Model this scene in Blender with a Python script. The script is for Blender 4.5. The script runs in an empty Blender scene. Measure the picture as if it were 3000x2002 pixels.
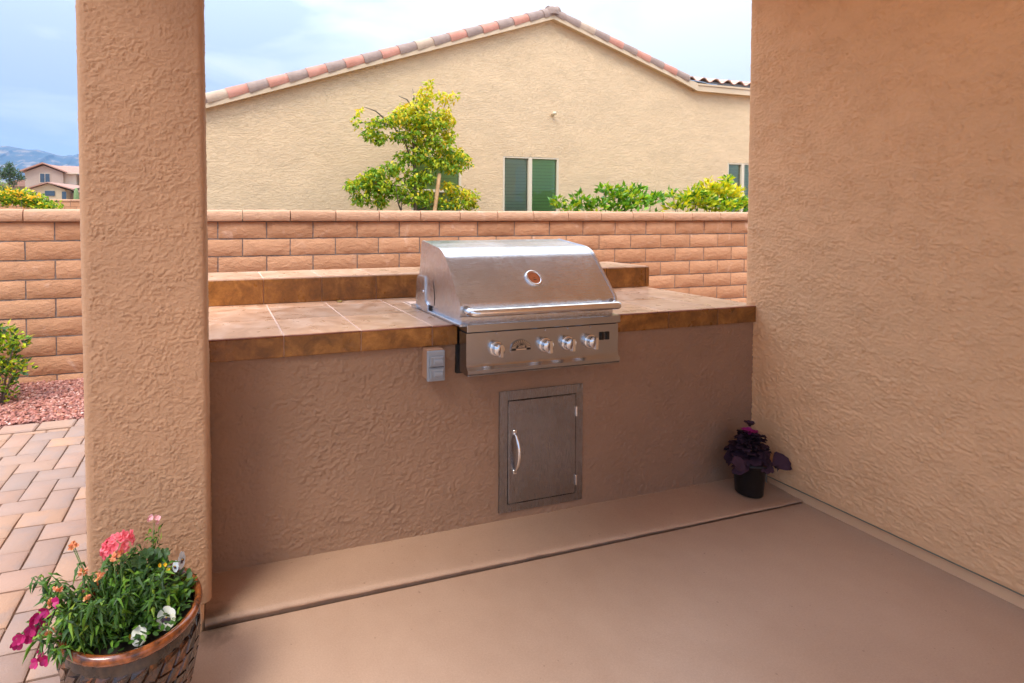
import bpy, math, random
from math import sin, cos, pi, radians, sqrt, atan2
from mathutils import Vector, Matrix, noise as mn
import numpy as np

random.seed(7)
SC = bpy.context.scene
COL = SC.collection

# ------------------------------------------------------------------ camera
cam_d = bpy.data.cameras.new('camera')
cam = bpy.data.objects.new('camera', cam_d); COL.objects.link(cam)
cam.location = (0, 0, 1.41)
cam.rotation_euler = (radians(90 - 1.467), 0, radians(-16.67))
cam_d.sensor_width = 36.0
cam_d.lens = 18.544
cam_d.shift_x = 400 / 3000
cam_d.shift_y = -320.5 / 3000
cam_d.clip_start = 0.05
cam_d.clip_end = 20000
SC.camera = cam

# ------------------------------------------------------------------ exposure
SC.view_settings.view_transform = 'Standard'
SC.view_settings.look = 'None'
SC.view_settings.gamma = 1
SC.view_settings.exposure = 1.15
SC.view_settings.use_curve_mapping = False
try:
    SC.cycles.max_bounces = 10
    SC.cycles.diffuse_bounces = 6
    SC.cycles.caustics_reflective = False
    SC.cycles.caustics_refractive = False
    SC.cycles.volume_bounces = 1
except Exception:
    pass

# ------------------------------------------------------------------ world: overcast sky
SUN_EL, SUN_AZ = radians(52), radians(-128)      # azimuth from +Y, clockwise
W = bpy.data.worlds.new('World'); SC.world = W; W.use_nodes = True
nt = W.node_tree; nt.nodes.clear()
def N(t, typ, **kw):
    n = t.nodes.new(typ)
    for k, v in kw.items(): setattr(n, k, v)
    return n
wo = N(nt, 'ShaderNodeOutputWorld'); bg = N(nt, 'ShaderNodeBackground')
bg.inputs[1].default_value = 0.1
sky = N(nt, 'ShaderNodeTexSky', sky_type='NISHITA'); sky.sun_disc = False
sky.sun_elevation = SUN_EL; sky.sun_rotation = SUN_AZ
tc = N(nt, 'ShaderNodeTexCoord')
sep = N(nt, 'ShaderNodeSeparateXYZ'); nt.links.new(tc.outputs['Generated'], sep.inputs[0])
mp = N(nt, 'ShaderNodeMapping'); mp.inputs['Scale'].default_value = (1.5, 1.5, 5.5)
mp.inputs['Rotation'].default_value = (0.1, 0.12, 0.4)
nt.links.new(tc.outputs['Generated'], mp.inputs[0])
nz = N(nt, 'ShaderNodeTexNoise'); nz.inputs['Scale'].default_value = 2.2; nz.inputs['Detail'].default_value = 6
nz.inputs['Roughness'].default_value = 0.5; nz.inputs['Distortion'].default_value = 0.5
nt.links.new(mp.outputs[0], nz.inputs['Vector'])
# whiter cloud towards +X
az = N(nt, 'ShaderNodeMath', operation='MULTIPLY_ADD'); nt.links.new(sep.outputs[0], az.inputs[0])
az.inputs[1].default_value = 0.30; nt.links.new(nz.outputs[0], az.inputs[2])
rp = N(nt, 'ShaderNodeValToRGB'); nt.links.new(az.outputs[0], rp.inputs[0])
e = rp.color_ramp.elements
e[0].position = 0.40; e[0].color = (0.58, 0.67, 0.88, 1)
e[1].position = 0.70; e[1].color = (0.96, 0.98, 1.0, 1)
m_ = e.new(0.52); m_.color = (0.74, 0.82, 0.97, 1)
# luminance raised steeply towards the unseen zenith to light the scene
cl = N(nt, 'ShaderNodeMath', operation='MAXIMUM'); nt.links.new(sep.outputs[2], cl.inputs[0]); cl.inputs[1].default_value = 0
sq = N(nt, 'ShaderNodeMath', operation='MULTIPLY'); nt.links.new(cl.outputs[0], sq.inputs[0]); nt.links.new(cl.outputs[0], sq.inputs[1])
lum = N(nt, 'ShaderNodeMath', operation='MULTIPLY_ADD'); nt.links.new(sq.outputs[0], lum.inputs[0])
lum.inputs[1].default_value = 24.0; lum.inputs[2].default_value = 3.5
vm = N(nt, 'ShaderNodeVectorMath', operation='SCALE'); nt.links.new(rp.outputs[0], vm.inputs[0]); nt.links.new(lum.outputs[0], vm.inputs['Scale'])
mx = N(nt, 'ShaderNodeMix', data_type='RGBA'); mx.inputs[0].default_value = 0.86
nt.links.new(sky.outputs[0], mx.inputs[6]); nt.links.new(vm.outputs[0], mx.inputs[7])
nt.links.new(mx.outputs[2], bg.inputs[0]); nt.links.new(bg.outputs[0], wo.inputs[0])

sun_d = bpy.data.lights.new('sun', 'SUN'); sun_d.energy = 1.4; sun_d.angle = radians(22); sun_d.color = (1.0, 0.93, 0.82)
sun = bpy.data.objects.new('sun', sun_d); COL.objects.link(sun)
sd = Vector((sin(SUN_AZ) * cos(SUN_EL), cos(SUN_AZ) * cos(SUN_EL), sin(SUN_EL)))
sun.rotation_euler = sd.to_track_quat('Z', 'Y').to_euler(); sun.location = (0, 0, 30)

# ------------------------------------------------------------------ materials
class Mat:
    def __init__(s, name):
        s.m = bpy.data.materials.new(name); s.m.use_nodes = True
        s.t = s.m.node_tree; s.t.nodes.clear()
        s.o = N(s.t, 'ShaderNodeOutputMaterial'); s.b = N(s.t, 'ShaderNodeBsdfPrincipled')
        s.t.links.new(s.b.outputs[0], s.o.inputs[0]); s._c = {}
    def L(s, a, b): s.t.links.new(a, b)
    def co(s, kind='Object', scale=(1, 1, 1), rot=(0, 0, 0)):
        k = (kind, tuple(scale), tuple(rot))
        if k not in s._c:
            if kind == 'World':
                tc = N(s.t, 'ShaderNodeNewGeometry').outputs['Position']
            else:
                tc = N(s.t, 'ShaderNodeTexCoord').outputs[kind]
            mp = N(s.t, 'ShaderNodeMapping'); mp.inputs['Scale'].default_value = scale; mp.inputs['Rotation'].default_value = rot
            s.L(tc, mp.inputs[0]); s._c[k] = mp.outputs[0]
        return s._c[k]
    def noise(s, scale, detail=3, rough=0.5, dist=0.0, vec=None):
        n = N(s.t, 'ShaderNodeTexNoise'); n.inputs['Scale'].default_value = scale; n.inputs['Detail'].default_value = detail
        n.inputs['Roughness'].default_value = rough; n.inputs['Distortion'].default_value = dist
        s.L(vec if vec is not None else s.co(), n.inputs['Vector']); return n.outputs[0]
    def ramp(s, fac, stops, interp='LINEAR'):
        r = N(s.t, 'ShaderNodeValToRGB'); s.L(fac, r.inputs[0]); el = r.color_ramp.elements; r.color_ramp.interpolation = interp
        while len(el) > 1: el.remove(el[-1])
        el[0].position = stops[0][0]; el[0].color = (*stops[0][1], 1)
        for p, c in stops[1:]:
            x = el.new(p); x.color = (*c, 1)
        return r.outputs[0]
    def math(s, op, a, b=None, c=None):
        n = N(s.t, 'ShaderNodeMath', operation=op)
        for i, v in enumerate((a, b, c)):
            if v is None: continue
            if isinstance(v, (int, float)): n.inputs[i].default_value = v
            else: s.L(v, n.inputs[i])
        return n.outputs[0]
    def sstep(s, v, a, b):
        n = N(s.t, 'ShaderNodeMapRange', interpolation_type='SMOOTHSTEP'); s.L(v, n.inputs[0])
        n.inputs[1].default_value = a; n.inputs[2].default_value = b; return n.outputs[0]
    def mixc(s, f, a, b, mode='MIX'):
        n = N(s.t, 'ShaderNodeMix', data_type='RGBA', blend_type=mode)
        for i, v in ((0, f), (6, a), (7, b)):
            if isinstance(v, (int, float)): n.inputs[i].default_value = v
            elif isinstance(v, tuple): n.inputs[i].default_value = (*v, 1)
            else: s.L(v, n.inputs[i])
        return n.outputs[2]
    def col(s, v):
        if isinstance(v, tuple): s.b.inputs['Base Color'].default_value = (*v, 1)
        else: s.L(v, s.b.inputs['Base Color'])
    def rough(s, v):
        if isinstance(v, (int, float)): s.b.inputs['Roughness'].default_value = v
        else: s.L(v, s.b.inputs['Roughness'])
    def bump(s, h, dist, strength=1.0):
        n = N(s.t, 'ShaderNodeBump'); n.inputs['Distance'].default_value = dist; n.inputs['Strength'].default_value = strength
        s.L(h, n.inputs['Height'])
        if s.b.inputs['Normal'].is_linked: s.L(s.b.inputs['Normal'].links[0].from_socket, n.inputs['Normal'])
        s.L(n.outputs[0], s.b.inputs['Normal'])
    def rnd(s):
        return N(s.t, 'ShaderNodeObjectInfo').outputs['Random']
    def island(s):
        return N(s.t, 'ShaderNodeNewGeometry').outputs['Random Per Island']
    def hsv(s, c, h=None, v=None, sat=None):
        n = N(s.t, 'ShaderNodeHueSaturation'); s.L(c, n.inputs['Color'])
        for k, x in (('Hue', h), ('Value', v), ('Saturation', sat)):
            if x is None: continue
            if isinstance(x, (int, float)): n.inputs[k].default_value = x
            else: s.L(x, n.inputs[k])
        return n.outputs[0]

def stucco(name, c, scale=40, stretch=(1, 1, 1), depth=0.004, var=0.07, plate=0.6, lines=1.0, lw=0.03, sand=False):
    """hand trowelled lace stucco: smoothed plateaus, short broken wormy ridges and fine sand grain"""
    m = Mat(name); v = m.co('World', stretch)
    n1 = m.noise(scale, 3, 0.6, 0.5, v); n2 = m.noise(scale * 1.35, 2, 0.5, 0.8, m.co('World', stretch, (0.4, 0.3, 0.2)))
    n3 = m.noise(scale * 0.16, 2, 0.5, 0.3, v); n4 = m.noise(scale * 0.75, 2, 0.5, 0, m.co('World', stretch, (1.4, .3, .7))); fine = m.noise(scale * 7, 3, 0.65, 0, v)
    p1 = m.sstep(n1, 0.47, 0.56)
    r1 = m.math('SUBTRACT', 1.0, m.sstep(m.math('ABSOLUTE', m.math('SUBTRACT', n2, 0.52)), 0.0, lw))
    brk = m.math('MULTIPLY', m.sstep(n4, 0.44, 0.56), m.math('MULTIPLY_ADD', m.sstep(n3, 0.35, 0.60), 0.75, 0.25))
    h = m.math('MULTIPLY_ADD', m.math('MULTIPLY', r1, brk), lines, m.math('MULTIPLY', p1, plate))
    h = m.math('MULTIPLY_ADD', fine, 0.22, h)
    if sand: m.bump(m.math('MULTIPLY_ADD', m.noise(90, 3, .6, 0, v), 1.0, m.math('MULTIPLY', m.noise(420, 2, .5, 0, v), .5)), .0022)
    else: m.bump(h, depth)
    big = m.noise(1.3, 3, 0.5, 0, v); dirt = m.noise(scale * 0.25, 4, 0.65, 0.2, v)
    a = tuple(x * (1 - var) for x in c); b = tuple(min(1, x * (1 + var)) for x in c)
    f = m.math('MULTIPLY_ADD', dirt, 0.5, m.math('MULTIPLY', big, 0.5))
    m.col(m.ramp(f, [(0.35, a), (0.65, b)]))
    m.rough(0.88)
    return m.m

M = {}
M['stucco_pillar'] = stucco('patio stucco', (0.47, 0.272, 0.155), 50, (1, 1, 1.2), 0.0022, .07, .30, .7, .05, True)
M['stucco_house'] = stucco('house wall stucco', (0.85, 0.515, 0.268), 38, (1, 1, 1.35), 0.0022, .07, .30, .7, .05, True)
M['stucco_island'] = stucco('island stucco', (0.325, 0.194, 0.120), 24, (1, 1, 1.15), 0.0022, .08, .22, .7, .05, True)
M['stucco_neighbor'] = stucco('neighbour stucco', (0.76, 0.555, 0.335), 22, (1, 1, 3.0), 0.0045, 0.09, .7, .35, .08)
def plain(name, c, rough=0.6, metal=0.0, spec=None):
    m = Mat(name); m.col(c); m.rough(rough); m.b.inputs['Metallic'].default_value = metal
    if spec is not None: m.b.inputs['Specular IOR Level'].default_value = spec
    return m.m

m = Mat('neighbour trim paint'); v = m.co('World'); m.col(m.ramp(m.noise(4, 3, .5, 0, v), [(.3, (.60, .45, .29)), (.7, (.68, .52, .35))])); m.rough(.7); M['trim'] = m.m

M['outlet_paint'] = plain('island paint', (.45, .26, .16), .7)
M['ceiling'] = plain('pale ceiling paint', (.76, .78, .81), .7)
# painted concrete of the patio
m = Mat('painted concrete'); v = m.co('World')
f = m.math('MULTIPLY_ADD', m.noise(1.1, 4, .55, .3, v), .7, m.math('MULTIPLY', m.noise(9, 4, .6, 0, v), .3))
c = m.ramp(f, [(.32, (.43, .272, .182)), (.5, (.485, .315, .215)), (.7, (.54, .358, .250))])
c = m.mixc(.17, c, m.ramp(m.noise(170, 4, .75, 0, v), [(.35, (.30, .19, .12)), (.65, (.66, .47, .33))]))
sp = m.noise(55, 2, .5, 0, v); c = m.mixc(m.math('MULTIPLY', m.sstep(sp, .72, .76), .5), c, (.2, .11, .07))
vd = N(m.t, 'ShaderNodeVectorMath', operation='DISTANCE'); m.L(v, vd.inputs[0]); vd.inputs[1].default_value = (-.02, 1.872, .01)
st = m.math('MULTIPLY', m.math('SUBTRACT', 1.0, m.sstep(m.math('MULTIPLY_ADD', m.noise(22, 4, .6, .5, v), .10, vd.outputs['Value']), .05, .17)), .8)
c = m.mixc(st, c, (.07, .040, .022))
m.col(c); m.rough(m.ramp(m.noise(3, 3, .5, 0, v), [(.3, (.34,) * 3), (.7, (.46,) * 3)]))
m.bump(m.math('MULTIPLY_ADD', m.noise(6, 3, .5, 0, v), 1.0, m.math('MULTIPLY', m.noise(160, 2, .5, 0, v), .12)), .003); M['concrete'] = m.m
m = Mat('painted stem wall'); v = m.co('World'); m.col(m.ramp(m.noise(3, 3, .5, 0, v), [(.3, (.78, .48, .27)), (.7, (.84, .54, .31))])); m.rough(.55); m.bump(m.noise(20, 3, .5, 0, v), .002); M['stem'] = m.m

# glazed brown tile
def tilemat(name, lo, mid, hi, bd=.0012, fw=.25):
    m = Mat(name); v = m.co('World')
    r = m.rnd()
    f = m.math('MULTIPLY_ADD', m.noise(9, 6 if bd > .0005 else 3, .68 if bd > .0005 else .5, .8, v), 1 - fw, m.math('MULTIPLY', m.noise(60, 4, .7, .2, v), fw))
    c = m.ramp(f, [(.34, lo), (.5, mid), (.66, hi)])
    c = m.hsv(c, v=m.math('MULTIPLY_ADD', r, .3, .85)); m.col(c)
    m.rough(m.ramp(m.noise(14, 3, .5, 0, v), [(.3, (.26,) * 3), (.7, (.36,) * 3)]))
    if bd > .0005: m.bump(m.noise(30, 4, .6, 0, v), bd)
    return m.m
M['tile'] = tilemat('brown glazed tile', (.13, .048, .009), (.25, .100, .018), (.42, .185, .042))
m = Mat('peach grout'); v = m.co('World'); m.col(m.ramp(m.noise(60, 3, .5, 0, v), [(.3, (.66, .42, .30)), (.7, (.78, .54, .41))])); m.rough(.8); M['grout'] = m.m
M['tile_top'] = tilemat('counter tile with sky sheen', (.46, .235, .125), (.58, .325, .19), (.66, .41, .27), .00025, .1)  # tops coloured paler than the front tile to stand in for reflected sky
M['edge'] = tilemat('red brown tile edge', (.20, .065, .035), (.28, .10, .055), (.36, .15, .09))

# split block
def blockmat(name, a, b):
    m = Mat(name); v = m.co('World'); r = m.rnd()
    f = m.math('MULTIPLY_ADD', r, .55, m.math('MULTIPLY', m.noise(7, 5, .6, .2, v), .45))
    c = m.ramp(f, [(.15, a), (.8, b)])
    pale = m.sstep(m.noise(5, 4, .6, .5, v), .58, .75)
    c = m.mixc(m.math('MULTIPLY', pale, .38), c, (.80, .56, .43)); c = m.mixc(m.math('MULTIPLY', m.sstep(m.noise(3, 5, .7, .6, m.co('World', (1, 1, .5))), .58, .70), .35), c, (.33, .17, .09)); m.col(c); m.rough(.9)
    m.bump(m.math('MULTIPLY_ADD', m.noise(16, 4, .6, .3, m.co('World', (1, 1, 1.8))), 1, m.math('MULTIPLY', m.noise(90, 3, .6, 0, v), .25)), .012); return m.m
M['block'] = blockmat('fence block', (.45, .215, .105), (.60, .31, .165))
M['cap'] = blockmat('fence cap block', (.50, .27, .155), (.60, .345, .21))
m = Mat('grey mortar'); v = m.co('World'); m.col(m.ramp(m.noise(40, 3, .5, 0, v), [(.3, (.17, .125, .10)), (.7, (.27, .205, .17))])); m.rough(.95); M['mortar'] = m.m

# pavers
m = Mat('concrete paver'); v = m.co('World'); r = m.rnd()
c = m.ramp(r, [(0, (.39, .225, .15)), (.2, (.32, .215, .165)), (.4, (.41, .24, .165)), (.6, (.34, .225, .17)), (.8, (.45, .255, .155)), (1, (.30, .21, .17))])
c2 = m.mixc(m.math('MULTIPLY', m.sstep(m.noise(7, 4, .6, .3, v), .45, .65), .5), c, (.30, .22, .185))
c2 = m.mixc(m.math('MULTIPLY', m.sstep(m.noise(90, 2, .5, 0, v), .70, .76), .4), c2, (.22, .15, .12)); m.col(c2); m.rough(.85)
m.bump(m.math('MULTIPLY_ADD', m.noise(25, 4, .6, 0, v), 1, m.math('MULTIPLY', m.noise(220, 2, .5, 0, v), .4)), .003); M['paver'] = m.m
m = Mat('joint sand'); v = m.co('World'); m.col(m.ramp(m.noise(60, 4, .6, 0, v), [(.3, (.17, .095, .055)), (.7, (.30, .18, .11))])); m.rough(1); m.bump(m.noise(300, 2, .5, 0, v), .003); M['sand'] = m.m
# gravel + earth
m = Mat('red gravel'); r = m.island()
m.col(m.ramp(r, [(0, (.24, .08, .055)), (.2, (.48, .20, .15)), (.4, (.36, .12, .08)), (.6, (.58, .30, .23)), (.75, (.20, .075, .06)), (.9, (.52, .20, .11)), (1, (.70, .47, .40))], 'LINEAR')); m.rough(.85); m.bump(m.noise(120, 3, .6, 0, m.co('World')), .003); M['gravel'] = m.m
m = Mat('gravel bed earth'); v = m.co('World'); m.col(m.ramp(m.noise(45, 4, .7, 0, v), [(.3, (.16, .06, .045)), (.7, (.42, .19, .14))])); m.rough(1); m.bump(m.noise(60, 4, .7, 0, v), .02); M['bed'] = m.m
m = Mat('desert ground'); v = m.co('World'); f = m.noise(.35, 6, .65, 0, v)
c = m.ramp(f, [(.3, (.26, .17, .11)), (.55, (.36, .25, .165)), (.75, (.20, .19, .10))]); m.col(c); m.rough(1); m.bump(m.noise(12, 5, .7, 0, v), .03); M['ground'] = m.m
# roof tiles
def clay(name, a, b):
    m = Mat(name); v = m.co('World'); m.col(m.ramp(m.noise(9, 5, .6, 0, v), [(.3, a), (.7, b)])); m.rough(.8)
    m.bump(m.noise(50, 4, .6, 0, v), .004); return m.m
M['clay_pink'] = clay('pink clay tile', (.47, .19, .125), (.58, .27, .195))
M['clay_grey'] = clay('grey brown clay tile', (.27, .185, .15), (.36, .255, .205))
M['clay_tan'] = clay('tan clay tile', (.43, .30, .21), (.54, .40, .28))
M['clay_far'] = clay('far pink clay tile', (.36, .19, .14), (.44, .25, .19))
M['clay_pale'] = clay('pale pink clay tile', (.60, .35, .26), (.74, .48, .38))
M['felt'] = plain('dark roof underlay', (.15, .14, .135), .7)
# metals
def steel(name, c, rough, aniso_dir=(1, 60, 60), scratch=.0006):
    m = Mat(name); v = m.co('World', aniso_dir)
    n1 = m.noise(22, 4, .7, 0, v); n2 = m.noise(5, 4, .6, .4, m.co('World'))
    m.b.inputs['Metallic'].default_value = 1.0
    m.col(m.ramp(n2, [(.3, tuple(x * .90 for x in c)), (.7, c)]))
    m.rough(m.math('ADD', m.math('MULTIPLY_ADD', n1, .16, rough - .08), m.math('MULTIPLY', n2, .10)))
    m.bump(n1, scratch, .6); return m.m
M['steel'] = steel('brushed stainless', (.74, .80, .88), .22)
M['steel_panel'] = steel('polished stainless', (.43, .455, .50), .13, (1, 60, 60), .0003)
M['steel_door'] = steel('satin stainless', (.36, .365, .385), .22, (60, 60, 1))
M['chrome'] = plain('bright chrome', (.80, .79, .78), .12, 1.0)
M['satin'] = plain('satin chrome', (.80, .79, .77), .20, 1.0)
M['black'] = plain('matt black', (.012, .012, .012), .5)
M['black_gloss'] = plain('black enamel', (.010, .010, .011), .25)
M['dial'] = plain('copper dial face', (.62, .20, .075), .35, .35)
M['grey_plastic'] = plain('grey outlet cover', (.30, .33, .37), .45)
M['grey_dark'] = plain('grey cover seam', (.10, .11, .13), .6)
M['brass'] = plain('tarnished brass', (.42, .30, .10), .4, .9)
M['pot_black'] = plain('black nursery plastic', (.006, .006, .007), .45)
M['label'] = plain('white plant label', (.75, .74, .68), .5)
M['soil'] = plain('dark potting soil', (.022, .014, .009), 1)
M['screed'] = plain('grey green screed metal', (.22, .22, .16), .5, .3)
m = Mat('window frame vinyl'); m.col((.70, .60, .44)); m.rough(.45); M['frame'] = m.m
# glazed ceramic pot
m = Mat('brown glazed ceramic'); v = m.co('World')
f = m.math('MULTIPLY_ADD', m.noise(13, 4, .6, .6, v), .6, m.math('MULTIPLY', m.noise(60, 4, .6, 0, v), .4))
m.col(m.ramp(f, [(.40, (.018, .012, .010)), (.52, (.060, .026, .013)), (.66, (.24, .075, .020))])); m.rough(.16)
m.b.inputs['Coat Weight'].default_value = .5; m.b.inputs['Coat Roughness'].default_value = .06
m.bump(m.noise(40, 3, .5, 0, v), .0012); M['glaze'] = m.m
m = Mat('rust orange glaze'); v = m.co('World')
m.col(m.ramp(m.noise(30, 4, .6, .3, v), [(.36, (.05, .018, .009)), (.5, (.19, .050, .012)), (.68, (.34, .095, .022))])); m.rough(.18); m.b.inputs['Coat Weight'].default_value = .5; M['glaze_rim'] = m.m
m = Mat('dark olive glaze'); v = m.co('World')
m.col(m.ramp(m.noise(22, 4, .6, .3, v), [(.38, (.020, .016, .014)), (.62, (.065, .040, .026))])); m.rough(.2); m.b.inputs['Coat Weight'].default_value = .5; M['glaze_body'] = m.m
# plants
def leafm(name, stops, rough=.5, trans=.25):
    m = Mat(name); r = m.island(); c = m.ramp(r, stops); m.col(c); m.rough(rough)
    if trans:
        tr = N(m.t, 'ShaderNodeBsdfTranslucent'); m.L(c, tr.inputs[0]); mxs = N(m.t, 'ShaderNodeMixShader'); mxs.inputs[0].default_value = trans
        m.L(m.b.outputs[0], mxs.inputs[1]); m.L(tr.outputs[0], mxs.inputs[2]); m.L(mxs.outputs[0], m.o.inputs[0])
    return m.m
M['leaf'] = leafm('green leaf', [(0, (.08, .20, .008)), (.5, (.18, .36, .012)), (1, (.32, .50, .02))], .5, .4)
M['leaf_lime'] = leafm('lime leaf', [(0, (.34, .46, .012)), (.5, (.52, .60, .015)), (1, (.66, .66, .02))], .5, .4)
M['leaf_yellow'] = leafm('yellow leaf', [(0, (.60, .56, .012)), (.6, (.85, .68, .015)), (1, (.90, .55, .03))], .5, .35)
M['leaf_citrus'] = leafm('citrus leaf', [(0, (.05, .17, .008)), (.5, (.13, .34, .012)), (1, (.28, .52, .02))], .35, .3)
M['leaf_citrus_y'] = leafm('yellow citrus leaf', [(0, (.50, .56, .015)), (.5, (.88, .74, .015)), (1, (.95, .78, .02))], .4)
M['leaf_dark'] = leafm('dark green leaf', [(0, (.020, .055, .012)), (.5, (.045, .11, .018)), (1, (.09, .19, .03))])
M['leaf_pot'] = leafm('bedding leaf', [(0, (.03, .09, .010)), (.4, (.07, .18, .015)), (.8, (.15, .32, .025)), (1, (.30, .42, .04))], .45, .3)
M['leaf_olive'] = leafm('olive leaf', [(0, (.14, .18, .05)), (.5, (.22, .26, .08)), (1, (.32, .34, .10))])
M['leaf_blue'] = leafm('grey green leaf', [(0, (.07, .10, .07)), (1, (.15, .19, .12))])
M['bark'] = clay('tree bark', (.10, .075, .05), (.22, .17, .12))
M['stem_green'] = plain('green stem', (.10, .18, .04), .6)
M['stake'] = clay('pale wood stake', (.52, .29, .13), (.66, .40, .20))
M['bloom_yellow'] = leafm('yellow bloom', [(0, (.85, .45, .01)), (1, (.95, .62, .02))], .6)
M['petal_pink'] = leafm('coral pink petal', [(0, (.80, .12, .17)), (.5, (.88, .20, .24)), (1, (.92, .33, .36))], .55, .3)
M['petal_magenta'] = leafm('magenta petal', [(0, (.36, .005, .09)), (.5, (.55, .01, .15)), (1, (.46, .03, .20))], .5, .2)
M['petal_white'] = leafm('cream petal', [(0, (.78, .78, .58)), (1, (.88, .88, .80))], .6, .2)
M['petal_pale'] = leafm('pale blue white petal', [(0, (.55, .62, .68)), (1, (.75, .78, .80))], .6, .2)
M['petal_peach'] = leafm('peach petal', [(0, (.78, .26, .10)), (.5, (.85, .34, .20)), (1, (.88, .50, .16))], .6, .2)
M['petal_blush'] = leafm('blush petal', [(0, (.80, .38, .38)), (1, (.86, .50, .52))], .6, .2)
M['petal_eye'] = plain('dark purple eye', (.035, .012, .035), .6)
M['kale'] = leafm('dark purple kale', [(0, (.016, .008, .013)), (.5, (.045, .016, .032)), (1, (.085, .032, .062))], .85, 0)
M['kale_pink'] = leafm('magenta kale heart', [(0, (.30, .01, .14)), (1, (.52, .02, .26))], .5, .1)
M['cactus'] = clay('saguaro skin', (.16, .24, .09), (.24, .34, .14))
M['far_wall'] = clay('far tan stucco', (.42, .32, .25), (.47, .36, .29))
M['far_wall_lit'] = clay('far sunlit stucco', (.60, .48, .36), (.64, .52, .40))  # paler copy of the far wall stucco, sunlight put into its colour
M['far_cream'] = clay('far yellow stucco', (.50, .38, .24), (.55, .42, .27))
m = Mat('mountain rock'); v = m.co('World')
f = m.noise(.011, 8, .62, .4, m.co('World', (1, 1, .55)))
m.col(m.ramp(f, [(.42, (.03, .05, .06)), (.52, (.06, .07, .07)), (.60, (.20, .155, .115)), (.75, (.30, .24, .18))])); m.rough(1); M['rock'] = m.m
# window glass with blinds behind
m = Mat('window glass'); m.col((.8, .9, .85)); tb = N(m.t, 'ShaderNodeBsdfTransparent'); tb.inputs[0].default_value = (.80, .92, .85, 1)
gb = N(m.t, 'ShaderNodeBsdfGlossy'); gb.inputs['Roughness'].default_value = .02; fr = N(m.t, 'ShaderNodeFresnel'); fr.inputs[0].default_value = 1.5
ms_ = N(m.t, 'ShaderNodeMixShader'); m.L(fr.outputs[0], ms_.inputs[0]); m.L(tb.outputs[0], ms_.inputs[1]); m.L(gb.outputs[0], ms_.inputs[2]); m.L(ms_.outputs[0], m.o.inputs[0]); M['glass'] = m.m
M['blind'] = plain('grey green blind slat', (.72, .82, .68), .6)
M['blind_green'] = plain('green blind slat', (.62, .92, .38), .6)
M['room'] = plain('dark room interior', (.03, .035, .035), .8)
M['dark_glass'] = plain('dark window glass', (.05, .07, .09), .08, 0, .8)

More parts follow.
